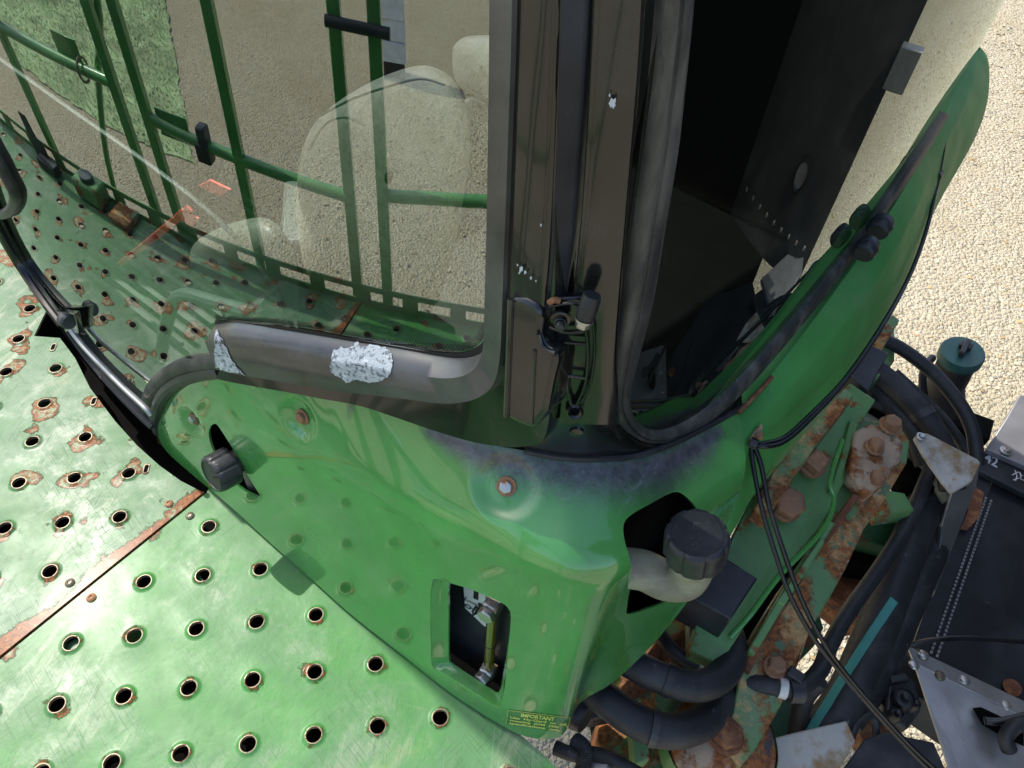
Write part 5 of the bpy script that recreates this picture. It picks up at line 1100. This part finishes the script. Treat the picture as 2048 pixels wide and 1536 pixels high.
c = e0.lerp(e1, .42) + nn * .012 + UPV * -.05
mb = MB(); mb.lathe(c, nn, [(.06, -.01), (.065, .004), (.055, .008), (.05, .004)], 28); mb.build("port_ring", 'ink', duct); mb = MB(); mb.lathe(c, nn, [(.05, 0), (.0001, .001)], 28); mb.build("port_cover", 'greyplate', duct)
mb = MB(); mb.box(e0 - dd * .05 + UPV * .38 + nn * .02, dd, nn, UPV, .18, .04, .12); mb.build("bracket", 'greyplate', duct, bevel=.004)
for k in range(9):
    mb = MB(); mb.lathe(e0.lerp(e1, .1 + .1 * k) + nn * .012 + UPV * -.26, nn, [(.012, 0), (.008, .004), (.0001, .005)], 12); mb.build("rivet", 'zinc', duct)
# silver bracket
sb = thing("silver_bracket", "brushed silver triangular bracket with rivets overlapping the black cover", "bracket", Z(1960, 1430, -.3))
slab([(1815, 1291, -.34), (2048, 1402, -.34), (2130, 1440, -.34), (2130, 1478, -.33), (2048, 1434, -.33), (1829, 1326, -.335)], .006, "flange", 'galv', sb, .001)
holeb = [(1829, 1326, -.335), (2048, 1434, -.335), (2130, 1476, -.335), (2130, 1600, -.36), (1905, 1560, -.36), (1880, 1480, -.355), (1850, 1390, -.345)]
slab(holeb, .006, "face", 'galv', sb, .001)
slab([(1946, 1416, -.33), (1962, 1414, -.33), (2000, 1432, -.33), (2048, 1462, -.33), (2048, 1492, -.33), (2000, 1470, -.33), (1965, 1448, -.33)], .002, "slot", 'dark', sb, 0)
for x, y, m_ in ((1847, 1310, 'zinc'), (1930, 1360, 'zinc'), (2013, 1411, 'zinc'), (1880, 1351, 'lip'), (1828, 1329, 'zinc')):
    p = Z(x, y, -.335); mb = MB(); mb.lathe(p, UPV, [(.012, 0), (.0095, .004), (.004, .0055), (.0001, .0056)], 16); mb.build("rivet", m_, sb)
mb = MB(); mb.lathe(Z(2024, 1375, -.41), UPV, [(.02, 0), (.018, .006), (.0001, .008)], 18); mb.build("rusty_stud", 'rust', unit)
# cream plates
cp = thing("cream_plate", "cream bracket plate stained with rust at the bottom edge", "plate", Z(1600, 1500, -.2))
slab([(1523, 1494, -.16), (1542, 1477, -.16), (1600, 1462, -.16), (1694, 1441, -.16), (1712, 1482, -.17), (1690, 1520, -.18), (1660, 1570, -.18), (1560, 1580, -.18), (1520, 1530, -.17)], .012, "plate", 'whiterust', cp)
p = Z(1529, 1506, -.158); mb = MB(); mb.disc(p, UPV, .013, .003, 20); mb.hexa(p + UPV * .003, UPV, .009, .007); mb.build("bolt", 'zinc', cp)
cp2 = thing("cream_plate", "cream pointed bracket plate with one screw beside the grey plate", "plate", Z(1890, 920, -.25))
slab([(1829, 873, .0), (1838, 865, .0), (1856, 866, .0), (1955, 918, -.03), (1962, 926, -.03), (1945, 962, -.04), (1905, 985, -.04), (1886, 962, -.03), (1850, 910, -.01)], .012, "plate", 'whiterust', cp2)
p = Z(1842, 874, .002); mb = MB(); mb.disc(p, UPV, .011, .003, 18); mb.hexa(p + UPV * .003, UPV, .007, .005); mb.build("screw", 'zinc', cp2)
slab([(1905, 985, -.1), (1960, 930, -.1), (1952, 975, -.15), (1880, 1160, -.3), (1868, 1190, -.3), (1885, 1050, -.2)], .02, "edge_bracket", 'galv', unit, .002)
# control valve under the silver bracket, black flap below
val = thing("control_valve", "black control valve block with a knob beside the silver bracket", "valve", Z(1800, 1400, -.3))
slab([(1775, 1370, -.26), (1800, 1345, -.26), (1835, 1362, -.26), (1845, 1420, -.28), (1815, 1460, -.28), (1770, 1430, -.27)], .08, "block", 'plastic', val, .008)
for x, y, r_, z in ((1806, 1398, .022, -.255), (1790, 1430, .014, -.26), (1826, 1410, .012, -.26)):
    mb = MB(); p = Z(x, y, z); mb.lathe(p, UPV, [(r_, -.02), (r_, .01), (r_ * .8, .014), (r_ * .75, .008), (r_ * .4, .008), (r_ * .35, .02), (.0001, .021)], 22); mb.build("knob", 'plastic', val)
slab([(1778, 1350, -.25), (1812, 1346, -.25), (1822, 1360, -.25), (1785, 1366, -.25)], .02, "clip", 'plastic', val)
slab([(1765, 1375, -.285), (1778, 1368, -.285), (1772, 1430, -.29), (1790, 1448, -.29), (1780, 1456, -.29), (1762, 1425, -.29)], .02, "copper_edge", 'rustlight', val)
slab([(1700, 1440, -.32), (1760, 1400, -.32), (1800, 1460, -.32), (1830, 1500, -.33), (1740, 1500, -.33)], .06, "base", 'rust', val)
hose([(1700, 1480, -.2), (1712, 1450, -.19), (1735, 1432, -.19), (1750, 1440, -.2), (1752, 1470, -.22)], .008, "thin black tube curving from the white sleeve by the valve", grp=None)
flap = thing("black_flap", "black plastic flap at the bottom edge between cream plate and silver bracket", "flap", Z(1790, 1510, -.2))
slab([(1730, 1478, -.2), (1770, 1464, -.2), (1868, 1484, -.2), (1905, 1570, -.22), (1650, 1590, -.22)], .012, "sheet", 'plastic', flap, .003)
hose([(1806, 1293, -.33), (1820, 1290, -.31), (1860, 1281, -.3), (1920, 1276, -.3), (1990, 1279, -.3), (2100, 1288, -.3)], .0055, "single black cable crossing the black cover", 'cable', "cable", None, 8, cat="cable")
hose([(1968, 1441, -.31), (2000, 1443, -.3), (2050, 1432, -.29), (2110, 1415, -.28)], .008, "ribbed black cable leaving the silver bracket's slot", 'cable', "cable", None, 8, rib=.12, sub=16, cat="cable")
hose([(2018, 1500, -.31), (2012, 1475, -.29), (2030, 1452, -.28), (2065, 1445, -.28)], .014, "corrugated black conduit curling at the silver bracket", 'rubber', "conduit", None, 10, rib=.12, sub=16, cat="conduit")
slab([(1800, 1300, -.4), (1830, 1320, -.4), (1850, 1400, -.42), (1790, 1380, -.42)], .05, "valve_guard", 'flatblack', unit)

# ------------------------------------------------------------ white trailer far off, mirrored in the windscreen
a, b = gab(775, 60); X = gpt(a, b); D = ray(775, 60); n = (GN + GU * (_k * a)).normalized(); r = D - n * (2 * D.dot(n)); t_ = 9.0; c = X + r * t_
tr = thing("white_trailer", "white corrugated trailer parked across the yard", "trailer", (c.x, c.y, GZ))
fw = Vector((r.x, r.y, 0)).normalized(); sd = Vector((fw.y, -fw.x, 0))
mb = MB()
for k in range(5): mb.box(Vector((c.x, c.y, GZ + .3 + .24 * k)) + fw * (.015 * (k % 2)), sd, fw, UPV, .55, .3, .235)
mb.build("side_panel", 'car', tr, bevel=.01)
mb = MB(); mb.box(Vector((c.x, c.y, GZ + .09)), sd, fw, UPV, .5, .28, .18); mb.build("skid", 'flatblack', tr)
